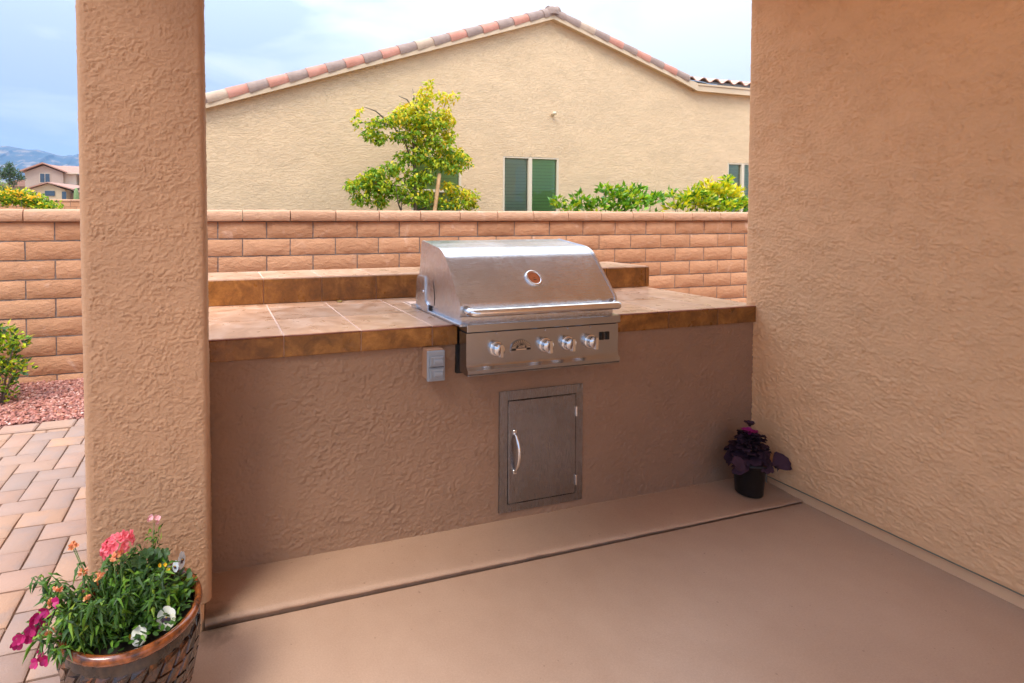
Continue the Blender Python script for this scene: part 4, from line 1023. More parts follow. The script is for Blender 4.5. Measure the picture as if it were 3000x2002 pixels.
mb = MB(); mb.tube([(2.50, 6.0, -.05), (2.555, 6.0, 1.5), (2.615, 6.0, 1.945), (2.618, 6.0, 1.965)], [.026, .025, .024, .014], 12)
tag(mb.build('tree_stake', M['stake']), 'round pale wooden stake leaning beside the young tree', 'stake')

# shrubs along the fence
def shrub(name, label, cl, y, mats, L, w, base, cat='shrub', up=.4, group=None, stems=6, dens=1.0, leafname='leaves'):
    o = thing(name, (base[0], y, base[1]), label, cat, group)
    st = MB(); r0 = .012 if base[1] < 1 else .006
    for c in cl[::max(1, len(cl) // stems)]:
        b0 = Vector((base[0] + (c[0] - base[0]) * .35, y, base[1])); t = Vector((c[0], y + c[5] if len(c) > 5 else y, c[1])); mid = b0.lerp(t, .55) + Vector((0, 0, .05))
        st.tube([b0, mid, t], [r0, r0 * .7, r0 * .3], 5)
    st.build('stem', M['bark'], o); lf = MB()
    for c in cl:
        x, z, rx, rz, n_ = c[:5]; ms = c[6] if len(c) > 6 else None
        for _ in range(int(n_ * dens)):
            d = rdir() * random.random() ** .4; p = Vector((x + d.x * rx, y + d.y * rx * .9 + (c[5] if len(c) > 5 else 0), z + d.z * rz))
            dd = Vector((d.x + R(-.7, .7), d.y + R(-.7, .7), up + R(-.6, .7)))
            mi = random.choices(range(len(mats)), weights=ms)[0] if ms else random.randrange(len(mats))
            lf.leaf(p, dd, rdir() + Vector((0, -.4, .6)), L * R(.7, 1.2), w * R(.8, 1.2), mi, R(.0, .2))
    lf.build(leafname, [M[k_] for k_ in mats], o); return o
random.seed(41)
A_ = (8, 2, 0); B_ = (4, 5, 1); Y_ = (1, 3, 5)
shrub('citrus_shrub', 'dark green citrus shrub tips just above the fence right of the big window', [(4.32, 1.60, .10, .08, 40, 0, A_), (4.50, 1.55, .14, .08, 60, 0, A_), (4.68, 1.66, .12, .09, 60, 0, A_), (4.90, 1.58, .16, .10, 90, 0, A_), (5.05, 1.80, .10, .06, 40, 0, A_), (5.20, 1.74, .14, .09, 80, 0, A_),
      (5.40, 1.76, .14, .10, 90, 0, A_), (5.60, 1.79, .12, .08, 60, 0, A_), (5.30, 1.60, .22, .12, 170, 0, A_), (5.60, 1.64, .18, .12, 110, 0, A_), (5.85, 1.66, .14, .10, 80, 0, A_), (6.0, 1.72, .09, .05, 30, 0, A_), (5.2, 1.35, .8, .2, 260, 0, A_)], 6.0,
      ['leaf_citrus', 'leaf_lime', 'leaf_citrus_y'], .095, .042, (5.3, -.05), up=.6)
shrub('citrus_shrub', 'bright yellow and lime citrus shrub at the right end of the fence', [(6.22, 1.74, .06, .10, 30, 0, B_), (6.40, 1.68, .12, .09, 60, 0, B_), (6.62, 1.78, .10, .09, 70, 0, B_), (6.75, 1.66, .20, .12, 200, 0, B_), (6.90, 1.84, .12, .10, 100, 0, Y_), (6.88, 1.96, .03, .04, 8, 0, (0, 0, 1)),
      (7.10, 1.80, .14, .12, 150, 0, Y_), (7.22, 1.95, .06, .07, 34, 0, B_), (7.32, 1.80, .12, .10, 110, 0, (0, 1, 6)), (7.42, 1.62, .16, .10, 130, 0, B_), (7.1, 1.58, .25, .10, 200, 0, B_), (7.58, 1.62, .08, .10, 60, 0, B_), (6.3, 1.57, .18, .06, 70, 0, B_), (6.9, 1.35, .8, .2, 260, 0, B_)], 6.0,
      ['leaf_citrus', 'leaf_lime', 'leaf_citrus_y'], .095, .042, (6.9, -.05), up=.6)
shrub('garden_shrub', 'green leafy shrub growing from the red gravel at the left edge', [(-1.75, .56, .14, .10, 110), (-1.62, .50, .14, .10, 110), (-1.52, .44, .10, .08, 70), (-1.70, .38, .18, .10, 150), (-1.60, .28, .16, .08, 110), (-1.50, .24, .12, .06, 50), (-1.80, .24, .2, .12, 150), (-1.66, .14, .14, .08, 70), (-1.95, .42, .2, .2, 200), (-1.56, .05, .05, .07, 18)],
      4.72, ['leaf', 'leaf_dark', 'leaf_lime'], .055, .022, (-1.68, -.04), up=.2, dens=1.5)
shrub('yellow_bells_bush', 'yellow flowering green bush behind the fence in front of the distant house', [(-5.15 + .108 * i, 1.62 + (.26 if i < 8 else .26 - (i - 8) * .055) * 1.0 + R(-.05, .05), .24, .20, 190, R(-.3, .3), (6, 3, 1.6, 1.5)) for i in range(14)] + [(-5.15 + .108 * i, 1.35, .22, .22, 120, 0, (7, 3, 0, 1)) for i in range(14)]
      + [(-5.2 + .115 * i, 1.98 - (0 if i < 8 else (i - 8) * .055) + R(-.08, .08), .07, .05, 13, -.2, (1, 1, 6, 0)) for i in range(12)], 14, ['leaf', 'leaf_lime', 'bloom_yellow', 'leaf_dark'], .085, .05, (-4.2, 0), up=.3)

# ================================================================== FAR LEFT BACKGROUND
BW = thing('back_fence', (-5, 22, .8), 'distant tan block fence with pale cap course beyond the yellow bush', 'fence')
mb = MB(); mb.box(-16, -.9, 22.012, 22.15, .2, 2.04); mb.build('mortar', M['mortar'], BW)
bmf = MB(); bmf.cbox(-.198, .198, -.002, .06, -.094, .094, .006); bme_ = bmf.mesh('brick', [M['block']])
cmf = MB(); cmf.cbox(-.225, .225, -.03, .2, 0, .085, .015); cme = cmf.mesh('cap_block', [M['cap']])
random.seed(8)
for r in range(6):
    for i in range(22):
        inst('brick', bme_, (-8.3 + .41 * i + (.205 if r % 2 else 0), 22.0, 1.94 - .2 * r), BW)
for i in range(34): inst('cap_block', cme, (-16 + .46 * i, 22, 2.041), BW)

FH = thing('distant_house', (-16, 62, 2.5), 'two storey tan stucco house with pink tile roof in the distance', 'house')
mb = MB(); mb.box(-18.2, -14.85, 60, 66, 2.4, 6.02); mb.prism([(-18.2, 6.02), (-14.85, 6.02), (-16.56, 6.72)], 1, 60, 66); mb.build('wall', M['far_wall'], FH, True)
mb = MB(); mb.box(-14.84, -13.75, 60.4, 66, 2.4, 6.0); mb.build('wing_wall', M['far_wall_lit'], FH)
mb = MB(); mb.box(-13.74, -9, 61.4, 66, 2.4, 5.9); mb.build('side_wall', M['far_wall'], FH)
mb = MB()
mb.add([(-18.55, 59.6, 6.00), (-16.56, 59.6, 6.86), (-16.56, 67, 6.86), (-18.55, 67, 6.00), (-18.55, 59.6, 6.14), (-16.56, 59.6, 6.99), (-16.56, 67, 6.99), (-18.55, 67, 6.14)], [(0, 1, 5, 4), (4, 5, 6, 7), (0, 3, 2, 1), (0, 4, 7, 3)])
mb.add([(-14.5, 59.6, 6.00), (-16.56, 59.6, 6.86), (-16.56, 67, 6.86), (-14.5, 67, 6.00), (-14.5, 59.6, 6.14), (-16.56, 59.6, 6.99), (-16.56, 67, 6.99), (-14.5, 67, 6.14)], [(1, 0, 4, 5), (5, 4, 7, 6), (0, 1, 2, 3), (4, 0, 3, 7)])
mb.add([(-14.6, 60.0, 6.08), (-9, 60.9, 5.98), (-9, 63.5, 6.98), (-16.5, 63.5, 7.02), (-16.3, 61.0, 6.9)], [(0, 1, 2, 3, 4)])
mb.build('roof', M['clay_far'], FH, True)
mb = MB(); mb.box(-14.6, -9, 59.95, 60.02, 5.92, 6.06); mb.build('fascia', M['far_wall_lit'], FH)
mb = MB(); mb.box(-16.93, -15.98, 59.95, 60.0, 4.96, 5.95); w_ = mb.build('window', M['far_wall_lit'], FH)
for a, b in ((-16.87, -16.48), (-16.42, -16.03)):
    mb = MB(); mb.box(a, b, 59.93, 59.96, 5.02, 5.89); mb.build('pane', M['dark_glass'], w_)
mb = MB(); mb.box(-16.2, -13.5, 55, 59.9, 2.4, 4.1); mb.prism([(-16.2, 4.1), (-13.5, 4.1), (-14.85, 4.62)], 1, 55, 59.9); mb.build('porch_wall', M['far_cream'], FH, True)
mb = MB()
mb.add([(-16.5, 54.7, 4.10), (-14.85, 54.7, 4.66), (-14.85, 60, 4.66), (-16.5, 60, 4.10), (-16.5, 54.7, 4.2), (-14.85, 54.7, 4.76), (-14.85, 60, 4.76), (-16.5, 60, 4.2)], [(0, 1, 5, 4), (4, 5, 6, 7), (0, 3, 2, 1)])
mb.add([(-12.7, 54.7, 4.05), (-14.85, 54.7, 4.66), (-14.85, 60, 4.66), (-12.7, 60, 4.6), (-12.7, 54.7, 4.15), (-14.85, 54.7, 4.76), (-14.85, 60, 4.76), (-12.7, 60, 4.7)], [(1, 0, 4, 5), (5, 4, 7, 6), (0, 1, 2, 3)])
mb.add([(-12.9, 56, 3.9), (-9, 56, 3.9), (-9, 60, 5.2), (-12.4, 60, 5.1)], [(0, 1, 2, 3)])
mb.build('porch_roof', M['clay_far'], FH, True)
mb = MB(); mb.box(-13.5, -9, 57, 60, 2.4, 3.85); mb.build('lower_wall', M['far_wall'], FH)
mb = MB(); mb.box(-13.72, -13.36, 54.93, 54.98, 3.1, 3.9); mb.build('side_window', M['dark_glass'], FH)
mb = MB(); mb.box(-15.1, -14.3, 54.93, 54.98, 3.5, 3.95); mb.build('porch_window', M['dark_glass'], FH)
FH2 = thing('tile_roof_house', (-19, 70, 3), 'low pink tile roof showing left of the two storey house', 'house')
mb = MB(); mb.box(-22, -17, 66, 72, 2.4, 5.2); mb.build('wall', M['far_wall'], FH2)
mb = MB(); mb.prism([(-22.4, 4.9), (-17.3, 4.9), (-19.2, 5.62), (-20.6, 5.62)], 1, 65.6, 72.4); mb.build('roof', M['clay_far'], FH2, True)

def far_tree(name, label, base, y, cl, mats, L, w, trunk):
    o = thing(name, (base[0], y, base[1]), label, 'tree')
    t = MB(); t.tube(trunk, [.14, .10, .05][:len(trunk)], 7); t.build('trunk', M['bark'], o)
    c = MB()
    for x, z, r, n_ in cl:
        for _ in range(n_):
            d = rdir() * random.random() ** .5; c.leaf((x + d.x * r, y + d.y * r, z + d.z * r * .85), rdir(), rdir(), L * R(.7, 1.3), w, random.randrange(len(mats)))
    c.build('crown', [M[k_] for k_ in mats], o)
random.seed(51)
far_tree('desert_tree', 'grey green tree rising left of the distant two storey house', (-14.6, 2.2), 45, [(-14.8, 4.9, .55, 420), (-14.3, 4.7, .5, 320), (-15.1, 4.6, .5, 260), (-14.6, 5.3, .35, 150), (-13.9, 4.4, .3, 130), (-14.5, 4.1, .4, 180)], ['leaf_blue', 'leaf_dark'], .16, .07, [(-14.6, 45, 1.8), (-14.6, 45, 3.6), (-14.6, 45, 4.8)])
far_tree('olive_tree', 'olive green tree crown behind the yellow bush at the left edge', (-10.4, 1.6), 30, [(-10.5, 3.1, .5, 420), (-10.1, 2.9, .4, 300), (-10.9, 3.0, .5, 300), (-9.7, 2.6, .4, 240), (-10.2, 2.5, .6, 300), (-9.2, 2.4, .25, 90)], ['leaf_olive', 'leaf_lime', 'leaf_olive'], .12, .05, [(-10.4, 30, 1.2), (-10.4, 30, 2.2), (-10.4, 30, 3.0)])
sg_ = thing('saguaro', (-6.85, 30, 1.2), 'pale green saguaro cactus column beside the pillar in the distance', 'cactus')
mb = MB(); pr = [(.26, -.6)] + [(.27, .2), (.27, 1.15), (.25, 1.45), (.18, 1.66), (.08, 1.76), (0, 1.78)]
seg = 28; vs = []
for r_, h_ in [(a_ * .46, b_) for a_, b_ in pr]:
    for k_ in range(seg): 
        rr = r_ * (1 if k_ % 2 else .86); vs.append((-6.85 + rr * cos(2 * pi * k_ / seg), 30 + rr * sin(2 * pi * k_ / seg), 1.2 + h_))
mb.add(vs, [(i * seg + k_, i * seg + (k_ + 1) % seg, (i + 1) * seg + (k_ + 1) % seg, (i + 1) * seg + k_) for i in range(len(pr) - 1) for k_ in range(seg)], 0, True); mb.build('column', M['cactus'], sg_)

# ================================================================== FLOWER POT
PC = Vector((-.232, 1.555, 0)); RIM = .350
FP = thing('flower_pot', PC, 'large brown glazed pot with carved diamond pattern at the foot of the pillar', 'pot')
mb = MB(); cz = Vector((PC.x, PC.y, 0))
body = [(.105, 0), (.112, .004), (.128, .06), (.148, .13), (.163, .20), (.170, .26), (.168, .30), (.163, .318)]
mb.lathe(body, cz, 56); mb.build('body', M['glaze_body'], FP)
mb = MB(); mb.lathe([(.163, .316), (.170, .320), (.181, .330), (.1835, .340), (.180, .349), (.172, .3515), (.164, .347), (.160, .335), (.158, .31), (.156, .27), (.15, .25)], cz, 64); mb.build('rim', M['glaze_rim'], FP)
mb = MB(); vs = [(PC.x, PC.y, .318)]; 
for i in range(1, 5):
    for k_ in range(24):
        a = 2 * pi * k_ / 24; r_ = .158 * i / 4; vs.append((PC.x + r_ * cos(a), PC.y + r_ * sin(a), .312 + R(-.006, .010)))
fs = [(0, 1 + k_, 1 + (k_ + 1) % 24) for k_ in range(24)] + [(1 + i * 24 + k_, 1 + (i + 1) * 24 + k_, 1 + (i + 1) * 24 + (k_ + 1) % 24, 1 + i * 24 + (k_ + 1) % 24) for i in range(3) for k_ in range(24)]
mb.add(vs, fs, 0, True); mb.build('soil', M['soil'], FP)
def prad(z):
    for (r0, z0), (r1, z1) in zip(body, body[1:]):
        if z0 <= z <= z1: return r0 + (r1 - r0) * (z - z0) / (z1 - z0)
    return body[-1][0]
rel = MB(); NS = 26; RH = .040
for row in range(7):
    zt = .293 - RH * row
    for k_ in range(NS):
        def P(u, v, h):
            z = zt - RH * 1.0 * v; a = 2 * pi * (k_ + u + .62 * (v + row)) / NS * -1
            r_ = prad(max(.001, z)) + h; return (PC.x + r_ * cos(a), PC.y + r_ * sin(a), z)
        g_ = .07; h1, h2 = .0095, .003
        # blade: high along one edge, dropping to the other
        tp = .30 if row == 0 else 0
        q0 = [P(g_, .03 , 0), P(1 - g_, .03 - tp * 0, 0), P(1 - g_, .97, 0), P(g_, .97, 0)]
        q1 = [P(g_ + .10, .08, h1), P(1 - g_ - .12, .08 + tp, h2 + .003), P(1 - g_ - .12, .92, h2 + .003), P(g_ + .10, .92, h1)]
        rel.add(q0 + q1, [(4, 5, 6, 7), (0, 1, 5, 4), (1, 2, 6, 5), (2, 3, 7, 6), (3, 0, 4, 7)])
rel.build('carved_relief', M['glaze'], FP, True)

# ---- plants in the pot
random.seed(61)
def plant(name, label, base, cat='plant'): return thing(name, base, label, cat)
def stem(o, pts, r=.0022, mat='stem_green'):
    s_ = MB(); s_.tube(pts, [r] * (len(pts) - 1) + [r * .6], 5); s_.build('stem', M[mat], o)
S0 = .315
def P3(x, y, z): return Vector((x, y, z))
# feathery leafed snapdragon mass: drooping lanceolate leaves on many stems
sn = plant('snapdragon_plant', 'bushy green snapdragon with drooping leaves and peach buds filling the left of the glazed pot', (-.28, 1.54, S0))
lf = MB(); stm = MB(); heads = []
for i in range(62):
    a = R(0, 2 * pi); r_ = R(.02, .13); b = P3(-.275 + r_ * cos(a) * .9, 1.545 + r_ * sin(a) * .8, S0)
    out = Vector((cos(a) * .7 - .35, sin(a) * .6 - .15, 0)); H = R(.07, .15) * (1.1 if a < pi else 1)
    p1 = b + out * R(.02, .05) + Vector((0, 0, H * .6)); p2 = p1 + out * R(.02, .06) + Vector((0, 0, H * .4)); pts = [b, p1, p2]
    stm.tube(pts, [.0025, .002, .0012], 5); heads.append(p2)
    for k_ in range(30):
        t = (k_ + 1) / 30; p = b.lerp(p1, min(1, t * 2)) if t < .5 else p1.lerp(p2, t * 2 - 1)
        an = k_ * 2.4 + R(-.3, .3); d = Vector((cos(an), sin(an), R(-.9, .15)))
        lf.leaf(p, d, Vector((0, 0, 1)) + rdir() * .3, R(.022, .048), R(.006, .012), random.choice((0, 0, 1)), R(.05, .45))
stm.build('stem', M['stem_green'], sn); lf.build('leaves', [M['leaf_pot'], M['leaf_dark']], sn)
for (x, y, z) in ((-.405, 1.52, .452), (-.415, 1.50, .432), (-.345, 1.53, .476), (-.330, 1.50, .425), (-.300, 1.50, .478), (-.27, 1.52, .505), (-.255, 1.53, .510), (-.40, 1.44, .392), (-.39, 1.62, .495), (-.385, 1.61, .508)):
    bl = MB()
    for k_ in range(5):
        c = P3(x, y, z) + rdir() * .006; d = rdir(); d.z = abs(d.z)
        for q in range(3):
            a = q * 2.1; bl.petal(c, (d + Vector((cos(a), sin(a), 0)) * .6), rdir(), R(.009, .013), .009, 0, 4, .3)
    bl.tube([(x, y, z), (x * .8 - .05, y * .9 + .154, (z + S0) / 2 + .02), (-.27, 1.54, S0)], .0013, 4, 1)
    bl.build('flower_bud', [M['petal_peach'], M['stem_green']], sn)
# magenta snapdragon spike leaning left
ms = plant('magenta_snapdragon', 'magenta snapdragon spike leaning out over the left rim of the glazed pot', (-.38, 1.52, S0))
path = [P3(-.34, 1.54, S0), P3(-.375, 1.52, .395), P3(-.410, 1.50, .425), P3(-.455, 1.49, .395), P3(-.485, 1.48, .368)]
stem(ms, path, .003); stem(ms, [P3(-.35, 1.52, S0), P3(-.39, 1.49, .345), P3(-.43, 1.48, .312)], .0025)
lf = MB()
for k_ in range(70):
    t = R(0, 1); i = min(3, int(t * 3.2)); p = path[i].lerp(path[i + 1], R(0, 1)); lf.leaf(p, Vector((R(-1, 1), R(-1, 1), R(-.8, .6))), rdir(), R(.022, .036), R(.007, .010), random.choice((0, 0, 1)))
for k_ in range(60):
    p = P3(-.385, 1.50, .345) + rdir() * .045; lf.leaf(p, Vector((R(-1, .6), R(-1, 1), R(-1, .4))), rdir(), R(.022, .038), R(.007, .011), random.choice((0, 1)))
lf.build('leaves', [M['leaf_pot'], M['leaf_dark']], ms)
fl = MB()
def floret(c, s_, mi=0, face=None):
    f = face or Vector((R(-.6, .6), R(-1, -.4), R(-.2, .6))); f = f.normalized(); u_ = f.orthogonal().normalized(); w_ = f.cross(u_)
    for k_ in range(5):
        a = 2 * pi * k_ / 5 + R(-.2, .2); fl.petal(c, u_ * cos(a) + w_ * sin(a) + f * .35, f, s_ * R(.8, 1.15), s_ * .85, mi, 5, .25)
for (x, z) in ((-.445, .432), (-.470, .418), (-.478, .398), (-.497, .402), (-.505, .382), (-.488, .376), (-.522, .368), (-.512, .355), (-.535, .352), (-.540, .340), (-.497, .360), (-.478, .383), (-.484, .303), (-.492, .292), (-.475, .290)):
    floret(P3(x + .052, 1.485 + R(-.012, .012), z + .010), R(.014, .019))
fl.build('flower', M['petal_magenta'], ms)
# geranium
ge = plant('geranium', 'coral pink geranium head standing tallest above the glazed pot', (-.24, 1.57, S0))
stem(ge, [P3(-.23, 1.58, S0), P3(-.235, 1.585, .42), P3(-.262, 1.57, .500)], .003)
fl = MB(); gcn = P3(-.268, 1.565, .517)
for k_ in range(46):
    d = rdir(); d.z = abs(d.z) * 1.0 if d.z < -.5 else d.z; c = gcn + Vector((d.x * .036, d.y * .026, d.z * .021 + d.x * .30 * .036)); floret(c, R(.011, .015), 0, d)
fl.build('flower', M['petal_pink'], ge)
lf = MB()
for (x, y, z, s_) in ((-.200, 1.60, .455, .022), (-.180, 1.61, .440, .024), (-.220, 1.59, .442, .024), (-.165, 1.60, .420, .022), (-.21, 1.58, .420, .024), (-.185, 1.58, .40, .024), (-.235, 1.62, .42, .026), (-.155, 1.62, .435, .018), (-.16, 1.63, .40, .022), (-.20, 1.62, .395, .026)):
    nn_ = Vector((R(-.4, .4), R(-.8, -.1), 1)).normalized(); u_ = nn_.orthogonal().normalized(); w_ = nn_.cross(u_); vs = [P3(x, y, z)]
    for k_ in range(18):
        a = 2 * pi * k_ / 18; rr = s_ * (.86 + .14 * cos(a * 6)); vs.append(P3(x, y, z) + (u_ * cos(a) + w_ * sin(a)) * rr + nn_ * (.004 * sin(a * 6) + .006))
    lf.add(vs, [(0, 1 + k_, 1 + (k_ + 1) % 18) for k_ in range(18)], 0, True); lf.tube([(x, y, z), (x * .6 - .09, y * .6 + .63, (z + S0) / 2), (-.22, 1.575, S0)], .0014, 4, 1)
lf.build('leaves', [M['leaf_dark'], M['stem_green']], ge)
# small pink bud cluster and second stalk
vb = plant('pink_verbena', 'small blurred pink blossoms on a thin stalk behind the glazed pot rim', (-.18, 1.62, S0))
stem(vb, [P3(-.18, 1.62, S0), P3(-.19, 1.64, .42), P3(-.185, 1.65, .515)], .0016)
fl = MB()
for (x, z) in ((-.192, .535), (-.182, .530), (-.172, .527), (-.20, .53), (-.178, .518)): fl = MB(); floret(P3(x, 1.65, z), .009); fl.build('flower', M['petal_blush'], vb)
lf = MB()
for k_ in range(60): lf.leaf(P3(-.185 + R(-.018, .018), 1.645, R(.40, .51)), rdir(), rdir(), R(.014, .024), .007, 0)
lf.build('leaves', [M['leaf_pot']], vb)
# pansies
def pansy(name, label, base, blooms, mat, leaves_at, r_=.018):
    o = plant(name, label, base); global fl
    lf = MB()
    for (cx_, cy_, cz_, n_, sp_) in leaves_at:
        for _ in range(n_):
            an = R(0, 2 * pi); d = Vector((cos(an), sin(an), R(-.1, .7))); p = P3(cx_ + R(-sp_, sp_), cy_ + R(-sp_, sp_), cz_ + R(-.4, .4) * sp_)
            lf.petal(p, d, Vector((0, 0, 1)), R(.026, .040), R(.014, .020), random.choice((0, 0, 1)), 5, .12)
    lf.build('leaves', [M['leaf_pot'], M['leaf_dark']], o)
    st_ = MB()
    for (x, y, z, f, s_) in blooms:
        pe = MB(); ey = MB()
        c = P3(x, y, z); f = Vector(f).normalized(); up_ = (Vector((0, 0, 1)) - f * f.z).normalized(); sd_ = f.cross(up_)
        st_.tube([c - f * .003, c - f * .02 + Vector((0, 0, -.01)), P3(base[0], base[1], S0)], .0013, 4)
        for a, L_, w_ in ((90, 1.05, 1.1), (35, 1, 1.1), (145, 1, 1.1), (-25, 1, 1.1), (205, 1, 1.1), (-90, 1.15, 1.6)):
            d = sd_ * cos(radians(a)) + up_ * sin(radians(a)); pe.petal(c + f * (.001 if a < 0 or a > 180 else 0), d, f, s_ * L_, s_ * w_, 0, 6, .08)
        for a in (-90, -40, -140):
            d = sd_ * cos(radians(a)) + up_ * sin(radians(a)); ey.petal(c + f * .0028, d, f, s_ * .58, s_ * .38, 0, 5, .08)
        ey.lathe([(.002, 0), (0, .003)], c + f * .0035, 8, 1, axis=f)
        fo = pe.build('flower', M[mat], o); ey.build('flower_eye', [M['petal_eye'], M['bloom_yellow']], fo)
    st_.build('stem', M['stem_green'], o)
pansy('pansy_plant', 'cream white pansies with dark purple eyes along the front right rim of the glazed pot', (-.17, 1.50, S0), [(-.200, 1.440, .345, (.0, -1, .75), .020), (-.138, 1.478, .350, (-.05, -1, .5), .025)], 'petal_white', [(-.175, 1.50, .325, 22, .03), (-.22, 1.49, .325, 12, .025)])
pansy('pansy_plant', 'pale bluish white pansy seen edge-on at the back right rim of the glazed pot', (-.12, 1.62, S0), [(-.109, 1.61, .418, (.85, -.4, .1), .021), (-.122, 1.60, .408, (-.7, -.6, .2), .014)], 'petal_pale', [(-.12, 1.61, .35, 18, .03)])
# rosette of spoon shaped leaves at the right
ro = plant('leafy_rosette', 'fresh green rosette of rounded leaves just inside the right rim of the glazed pot', (-.125, 1.56, S0)); lf = MB()
for k_ in range(34):
    an = k_ * 2.4; t = k_ / 34; d = Vector((cos(an), sin(an), .15 + 1.2 * (1 - t))); p = P3(-.125, 1.555, S0 + .035 - .01 * t)
    lf.petal(p, d, Vector((-d.x, -d.y, 1.5)), .022 + .030 * t, .012 + .012 * t, 0, 6, -.12)
lf.build('leaves', [M['leaf_pot']], ro)
fi = plant('yellow_viola', 'tiny yellow and peach blooms on wiry green stems in the middle of the glazed pot', (-.19, 1.55, S0)); fl = MB(); st_ = MB(); lf = MB()
for (x, y, z) in ((-.150, 1.585, .425), (-.143, 1.58, .412), (-.165, 1.58, .430), (-.19, 1.50, .362), (-.180, 1.50, .366), (-.225, 1.46, .33), (-.255, 1.52, .40)):
    fl = MB(); floret(P3(x, y, z), .007); fl.build('flower', M['bloom_yellow'], fi); st_.tube([(x, y, z), (x * .5 - .095, y, (z + S0) / 2), (-.19, 1.54, S0)], .001, 4)
for _ in range(170):
    p = P3(-.185 + R(-.06, .05), 1.55 + R(-.07, .07), S0 + R(.0, .085)); lf.leaf(p, Vector((R(-1, 1), R(-1, 1), R(-.5, .6))), rdir(), R(.018, .034), R(.006, .012), random.choice((0, 1)))
for _ in range(330):
    a = R(-1.9, 1.4); r_ = R(.05, .150); p = P3(PC.x + r_ * cos(a), PC.y + r_ * sin(a), S0 + R(.005, .05) + (.150 - r_) * R(0, .35)); d = Vector((cos(a) + R(-1, 1), sin(a) + R(-1, 1), R(-.3, .7)))
    if random.random() < .6: lf.petal(p, d, Vector((R(-.4, .4), R(-.4, .4), 1)), R(.016, .028), R(.010, .016), random.choice((0, 1, 1)), 5, .15)
    else: lf.leaf(p, d, rdir() + Vector((0, 0, 1)), R(.02, .036), R(.007, .011), random.choice((0, 1)))
for _ in range(120):
    p = P3(-.20 + R(-.06, .04), 1.60 + R(-.03, .04), S0 + R(.02, .13)); lf.leaf(p, Vector((R(-1, 1), R(-1, 1), R(-.5, .6))), rdir(), R(.020, .038), R(.008, .014), random.choice((0, 1)))
st_.build('stem', M['stem_green'], fi); lf.build('leaves', [M['leaf_pot'], M['leaf_dark']], fi)

# ================================================================== BLACK NURSERY POT WITH KALE
KC = (2.570, 1.985); zb_ = .021
NP = thing('nursery_pot', (KC[0], KC[1], zb_), 'black plastic nursery pot standing in the corner on the pad', 'pot')
mb = MB(); mb.lathe([(0, 0), (.056, 0), (.060, .006), (.069, .150), (.074, .152), (.075, .168), (.071, .168), (.069, .154), (.067, .14)], (KC[0], KC[1], zb_), 32); mb.build('body', M['pot_black'], NP)
mb = MB(); mb.lathe([(.0675, .145), (0, .15)], (KC[0], KC[1], zb_), 20); mb.build('soil', M['soil'], NP)
mb = MB(); mb.add([(KC[0] + .0735 * cos(a), KC[1] + .0735 * sin(a), zb_ + z) for z in (.065, .135) for a in (radians(-42), radians(-24))], [(0, 1, 3, 2)]); mb.build('plant_label', M['label'], NP)
KL = thing('ornamental_kale', (KC[0], KC[1], zb_ + .13), 'dark purple frilly kale with a magenta heart growing in the black pot', 'plant')
random.seed(71)
def frill(mb_, base, d, nrm, L, W_, mi=0):
    base = Vector(base); d = Vector(d).normalized(); nn_ = Vector(nrm); nn_ = (nn_ - d * nn_.dot(d)).normalized(); sd_ = d.cross(nn_); n_ = 9; m_ = 5; vs = []
    for i in range(m_):
        t = i / (m_ - 1)
        for k_ in range(n_):
            u = (k_ / (n_ - 1) - .5) * 2; w_ = W_ * (.25 + .85 * sin(min(1, t * 1.15) * pi * .55)) * .5
            fr = (.17 * L * sin(u * 13 + t * 9 + base.x * 999) * t * (abs(u) * .6 + .4)) + R(-.07, .07) * L * t
            x = t * L * (1 - .30 * u * u * t)
            vs.append(base + d * x + sd_ * u * w_ + nn_ * (fr + .30 * L * t * t * -1 + .18 * W_ * u * u))
    mb_.add(vs, [(i * n_ + k_, i * n_ + k_ + 1, (i + 1) * n_ + k_ + 1, (i + 1) * n_ + k_) for i in range(m_ - 1) for k_ in range(n_ - 1)], mi, True)
kz = zb_ + .150
def kleaf(name, mi, *a):
    m = MB(); frill(m, *a); m.build(name, [M['kale'] if mi == 0 else M['kale_pink']], KL)
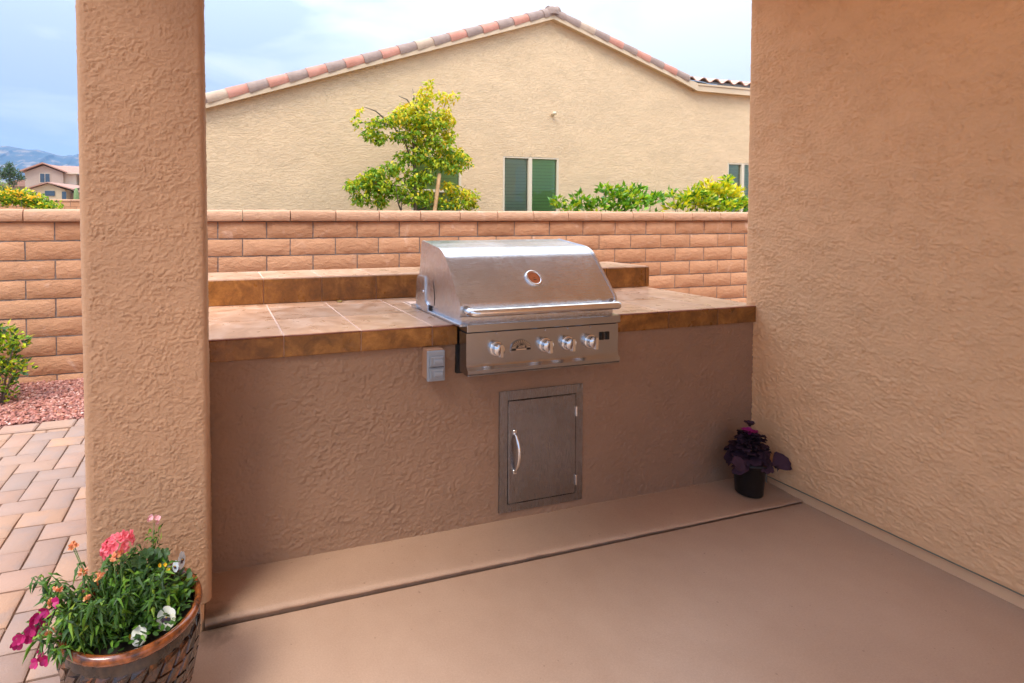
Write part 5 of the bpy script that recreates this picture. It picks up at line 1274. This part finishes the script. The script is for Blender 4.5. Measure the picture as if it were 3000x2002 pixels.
for k_ in range(52):
    t = k_ / 51; a = k_ * 2.4 + R(-.5, .5); zz = .005 + .135 * t ** .9; L_ = (.080 - .034 * t) * R(.8, 1.25); el = .05 + 1.1 * t + R(-.35, .35)
    r_ = .020 * (1 - t * .6); kleaf('leaf', 0, (KC[0] + r_ * cos(a), KC[1] + r_ * sin(a), kz + zz + R(-.008, .008)), (cos(a), sin(a), el), (R(-.4, .4), R(-.4, .4), 1), L_, L_ * R(.8, 1.2))
kleaf('leaf', 0, (KC[0] - .05, KC[1] - .03, kz + .02), (-1, -.35, .0), (0, -.8, .6), .11, .050); kleaf('leaf', 0, (KC[0] - .130, KC[1] - .06, kz + .005), (-.45, -.1, 1), (.1, -1, .1), .078, .062)
kleaf('leaf', 0, (KC[0] + .06, KC[1] - .03, kz + .005), (1, -.45, .05), (0, -.3, 1), .07, .05); kleaf('leaf', 0, (KC[0] + .095, KC[1] - .05, kz - .005), (.7, -.35, .55), (-.3, -.6, .5), .085, .085)
for k_ in range(9):
    a = 2 * pi * k_ / 9; kleaf('heart_leaf', 1, (KC[0] - .005 + .008 * cos(a), KC[1] + .008 * sin(a), kz + .150), (cos(a) * .8, sin(a) * .8, 1.2), (0, 0, 1), R(.028, .042), .030)
for k_ in range(7):
    a = 2 * pi * k_ / 7; kleaf('leaf', 0, (KC[0] - .003, KC[1], kz + .190), (cos(a) * .7, sin(a) * .7, 1.3), (0, 0, 1), R(.024, .036), .026)

# ================================================================== HAZE
HAZE = True
if HAZE:
    hm = bpy.data.materials.new('haze air'); hm.use_nodes = True; t = hm.node_tree; t.nodes.clear(); o_ = N(t, 'ShaderNodeOutputMaterial'); pv = N(t, 'ShaderNodeVolumePrincipled')
    pv.inputs['Color'].default_value = (.28, .56, 1, 1); pv.inputs['Density'].default_value = .00010; pv.inputs['Anisotropy'].default_value = .2
    t.links.new(pv.outputs[0], o_.inputs['Volume'])
    mb = MB(); mb.box(-12500, 12500, -12500, 12500, -120, 620); tag(mb.build('haze', hm), kind='stuff')
